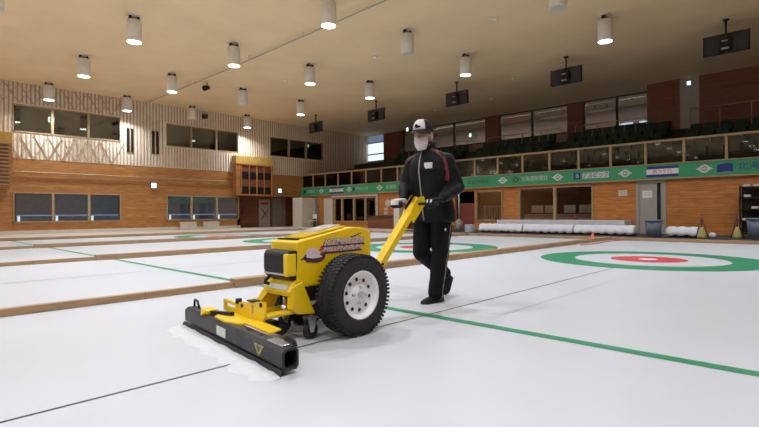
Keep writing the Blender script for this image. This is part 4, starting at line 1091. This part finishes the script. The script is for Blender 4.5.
# head gear, mask, hair, eyes
mb = MB(); R = []
for i, (z, s_) in enumerate(((-.050, .93), (-.02, .97), (.02, 1.0), (.06, .98))):
    ring = []
    for k in range(19):
        t = math.radians(-82+164*k/18); ring.append(hp(.104*s_*math.cos(t)*1.0, .084*s_*math.sin(t), z))
    R.append(ring)
V = [[mb.bm.verts.new(p) for p in r] for r in R]
for a, b in zip(V, V[1:]):
    for i in range(18): mb.bm.faces.new((a[i], a[i+1], b[i+1], b[i])).smooth = True
ho = mb.build('hair', M['hair'], per); sd = ho.modifiers.new('s', 'SOLIDIFY'); sd.thickness = .006; sd.offset = 1
mb = MB(); n = 28; R = []
for i in range(9):
    t = i/8*PI/2; z = .030+.105*math.sin(t); s_ = math.cos(t)**.75 if i < 8 else .02
    R.append([hp(.004+.110*s_*math.cos(2*PI*k/n), .091*s_*math.sin(2*PI*k/n), z) for k in range(n)])
mb.rings(R, True, True); cap = mb.build('cap', M['gloveb'], per, label='black cap with a white front panel')
for p in cap.data.polygons:
    pass
mb = MB(); R = []
for i in range(6):                                    # white front panel follows the crown
    t = (.06+.72*i/5)*PI/2; z = .030+.105*math.sin(t); s_ = math.cos(t)**.75
    R.append([hp(.004+.113*s_*math.cos(a), .094*s_*math.sin(a), z+.002) for a in [math.radians(180-40+76*k/10) for k in range(11)]])
V = [[mb.bm.verts.new(p) for p in r] for r in R]
for a, b in zip(V, V[1:]):
    for i in range(10): mb.bm.faces.new((a[i], a[i+1], b[i+1], b[i])).smooth = True
fp = mb.build('front_panel', M['mask'], cap); sd = fp.modifiers.new('s', 'SOLIDIFY'); sd.thickness = .003; sd.offset = 0
mb = MB(); mb.ell(hp(-.106, .01, .068), .006, .032, .011, 14, hrot); mb.ell(hp(-.108, .02, .082), .006, .016, .009, 12, hrot); mb.build('cap_mark', M['gloveb'], cap)
mb = MB(); R = []
for k in range(15):
    a = math.radians(180-72+144*k/14); ci = hp(.004+.108*math.cos(a), .090*math.sin(a), .036)
    ex_ = .098*math.cos((a-PI)*1.15)**.7 if abs(a-PI) < 1.3 else .005
    co = ci+hrot @ Vector((-ex_, math.sin(a)*.008, -.028-.012*abs(math.sin(a))*1.2))
    R.append([ci+Vector((0, 0, .004)), co+Vector((0, 0, .004)), co, ci-Vector((0, 0, .004))])
mb.rings(R, True, True); mb.build('cap_brim', M['gloveb'], cap)
mb = MB(); rows, cols = 9, 13; V = []
for i in range(rows):
    z = -.136+.114*i/(rows-1); bul = math.sin(PI*(i+.6)/(rows+.3)); row = []
    for k in range(cols):
        a = math.radians(-56+112*k/(cols-1)); tp_ = (.016 if i > 5 else -.010 if i < 3 else 0)*(math.cos(a)-.6); rx = .092+.030*bul*math.cos(a)**3; ry = (.071+.006*bul)*(.66+.30*min(1, i/4))
        row.append(mb.bm.verts.new(hp(-rx*math.cos(a)-.006, ry*math.sin(a), z+tp_+.003*math.sin(i*2.1))))
    V.append(row)
for a, b in zip(V, V[1:]):
    for i in range(cols-1): mb.bm.faces.new((a[i], a[i+1], b[i+1], b[i])).smooth = True
mk = mb.build('face_mask', M['mask'], per, label='white pleated face mask'); sd = mk.modifiers.new('s', 'SOLIDIFY'); sd.thickness = .004; sd.offset = 1
mb = MB()
for s_ in (-1, 1):
    for z in (-.01, -.10): mb.tube([hp(-.045, s_*.066, z), hp(-.01, s_*.080, (z-.02)/2-.01), hp(.012, s_*.086, -.02)], .002, 5)
mb.build('ear_loop', M['mask'], mk)
for s_ in (-1, 1):
    mb = MB(); mb.ell(hp(-.082, s_*.030, .016), .013, .013, .010, 14, hrot); ey = mb.build('eye', M['mask'], per)
    mb = MB(); mb.ell(hp(-.092, s_*.030, .016), .005, .007, .007, 10, hrot); mb.build('iris', M['hair'], ey)
    mb = MB(); mb.capsule(hp(-.090, s_*.014, .034), hp(-.080, s_*.050, .036), .004, .003, 8, 3); mb.build('eyebrow', M['hair'], per)
# gloves
for g, w, nm in ((gripR, wrR, 0), (gripL, wrL, 1)):
    mb = MB(); hand(mb, g, w, 1.25); e_ = elR if nm == 0 else elL; mb.capsule(w+(e_-w)*.16, w, .036, .030)
    gm = voxel(mb, .0042, 3); go = link_mesh('glove', gm, [M['glovew'], M['gloveb']], per, 'white glove with black palm' if nm == 0 else 'black glove with white fingertips')
    for p in gm.polygons:
        c = Vector(p.center)+off; rel = c-g; f = rel.dot(bx_)
        if nm == 0: p.material_index = 1 if rel.z < -.012 else 0
        else: p.material_index = 0 if f > .022 and rel.z > .012 and abs(abs(rel.dot(by_))-.02) < .009 else 1

# ================================================================ LIGHT, CAMERA
w = bpy.data.worlds.new('World'); sc.world = w; w.use_nodes = True
w.node_tree.nodes['Background'].inputs[0].default_value = (.6, .7, .8, 1); w.node_tree.nodes['Background'].inputs[1].default_value = .1
e = empty('fill_light', (17.45, 6.5, 2.12), label='added fill light hidden above the wide back window', cat='light')  # lamp added out of sight to brighten the boards behind the glass
mb = MB(); mb.box(17.41, 17.49, 5.5, 7.5, 2.09, 2.119); mb.build('fill_fitting', M['can'], e)
l = bpy.data.lights.new('tube', 'AREA'); l.shape = 'RECTANGLE'; l.size = .07; l.size_y = 1.9; l.energy = 9; l.color = (1, .9, .8)
lo = bpy.data.objects.new('tube', l); COL.objects.link(lo); lo.parent = e; lo.location = (0, 0, -.05)
# added unseen light that brightens the corridor behind the gallery windows
e = empty('fill_light', (24.4, 9, ZC), label='added fill light hidden behind the gallery wall', cat='light')
mb = MB(); mb.box(24.25, 24.55, 3, 20, ZC-.04, ZC-.002); mb.build('fill_fitting', M['can'], e)
l = bpy.data.lights.new('tube', 'AREA'); l.shape = 'RECTANGLE'; l.size = .25; l.size_y = 16; l.energy = 230; l.color = (1, .85, .78)
lo = bpy.data.objects.new('tube', l); COL.objects.link(lo); lo.parent = e; lo.location = (0, 2.5, -.06)

cam = bpy.data.cameras.new('camera'); co = bpy.data.objects.new('camera', cam); COL.objects.link(co); sc.camera = co
yaw, rol = .7643, -.0068
fw = Vector((math.cos(yaw), math.sin(yaw), 0)); r = fw.cross(Vector((0, 0, 1))); u = r.cross(fw)
r2 = r*math.cos(rol)+u*math.sin(rol); u2 = -r*math.sin(rol)+u*math.cos(rol)
mt = Matrix((r2, u2, -fw)).transposed().to_4x4(); mt.translation = Vector((-3.1884, -2.5164, .8544)); co.matrix_world = mt
cam.sensor_width = 36; cam.lens = 36*482.44/759; cam.clip_start = .05; cam.clip_end = 200

sc.view_settings.view_transform = 'Standard'; sc.view_settings.look = 'None'; sc.view_settings.gamma = 1; sc.view_settings.use_curve_mapping = False
sc.view_settings.exposure = .17
sc.cycles.use_denoising = True
sc.cycles.max_bounces = 8; sc.cycles.diffuse_bounces = 5; sc.cycles.glossy_bounces = 3; sc.cycles.transparent_max_bounces = 10
sc.cycles.sample_clamp_indirect = 6
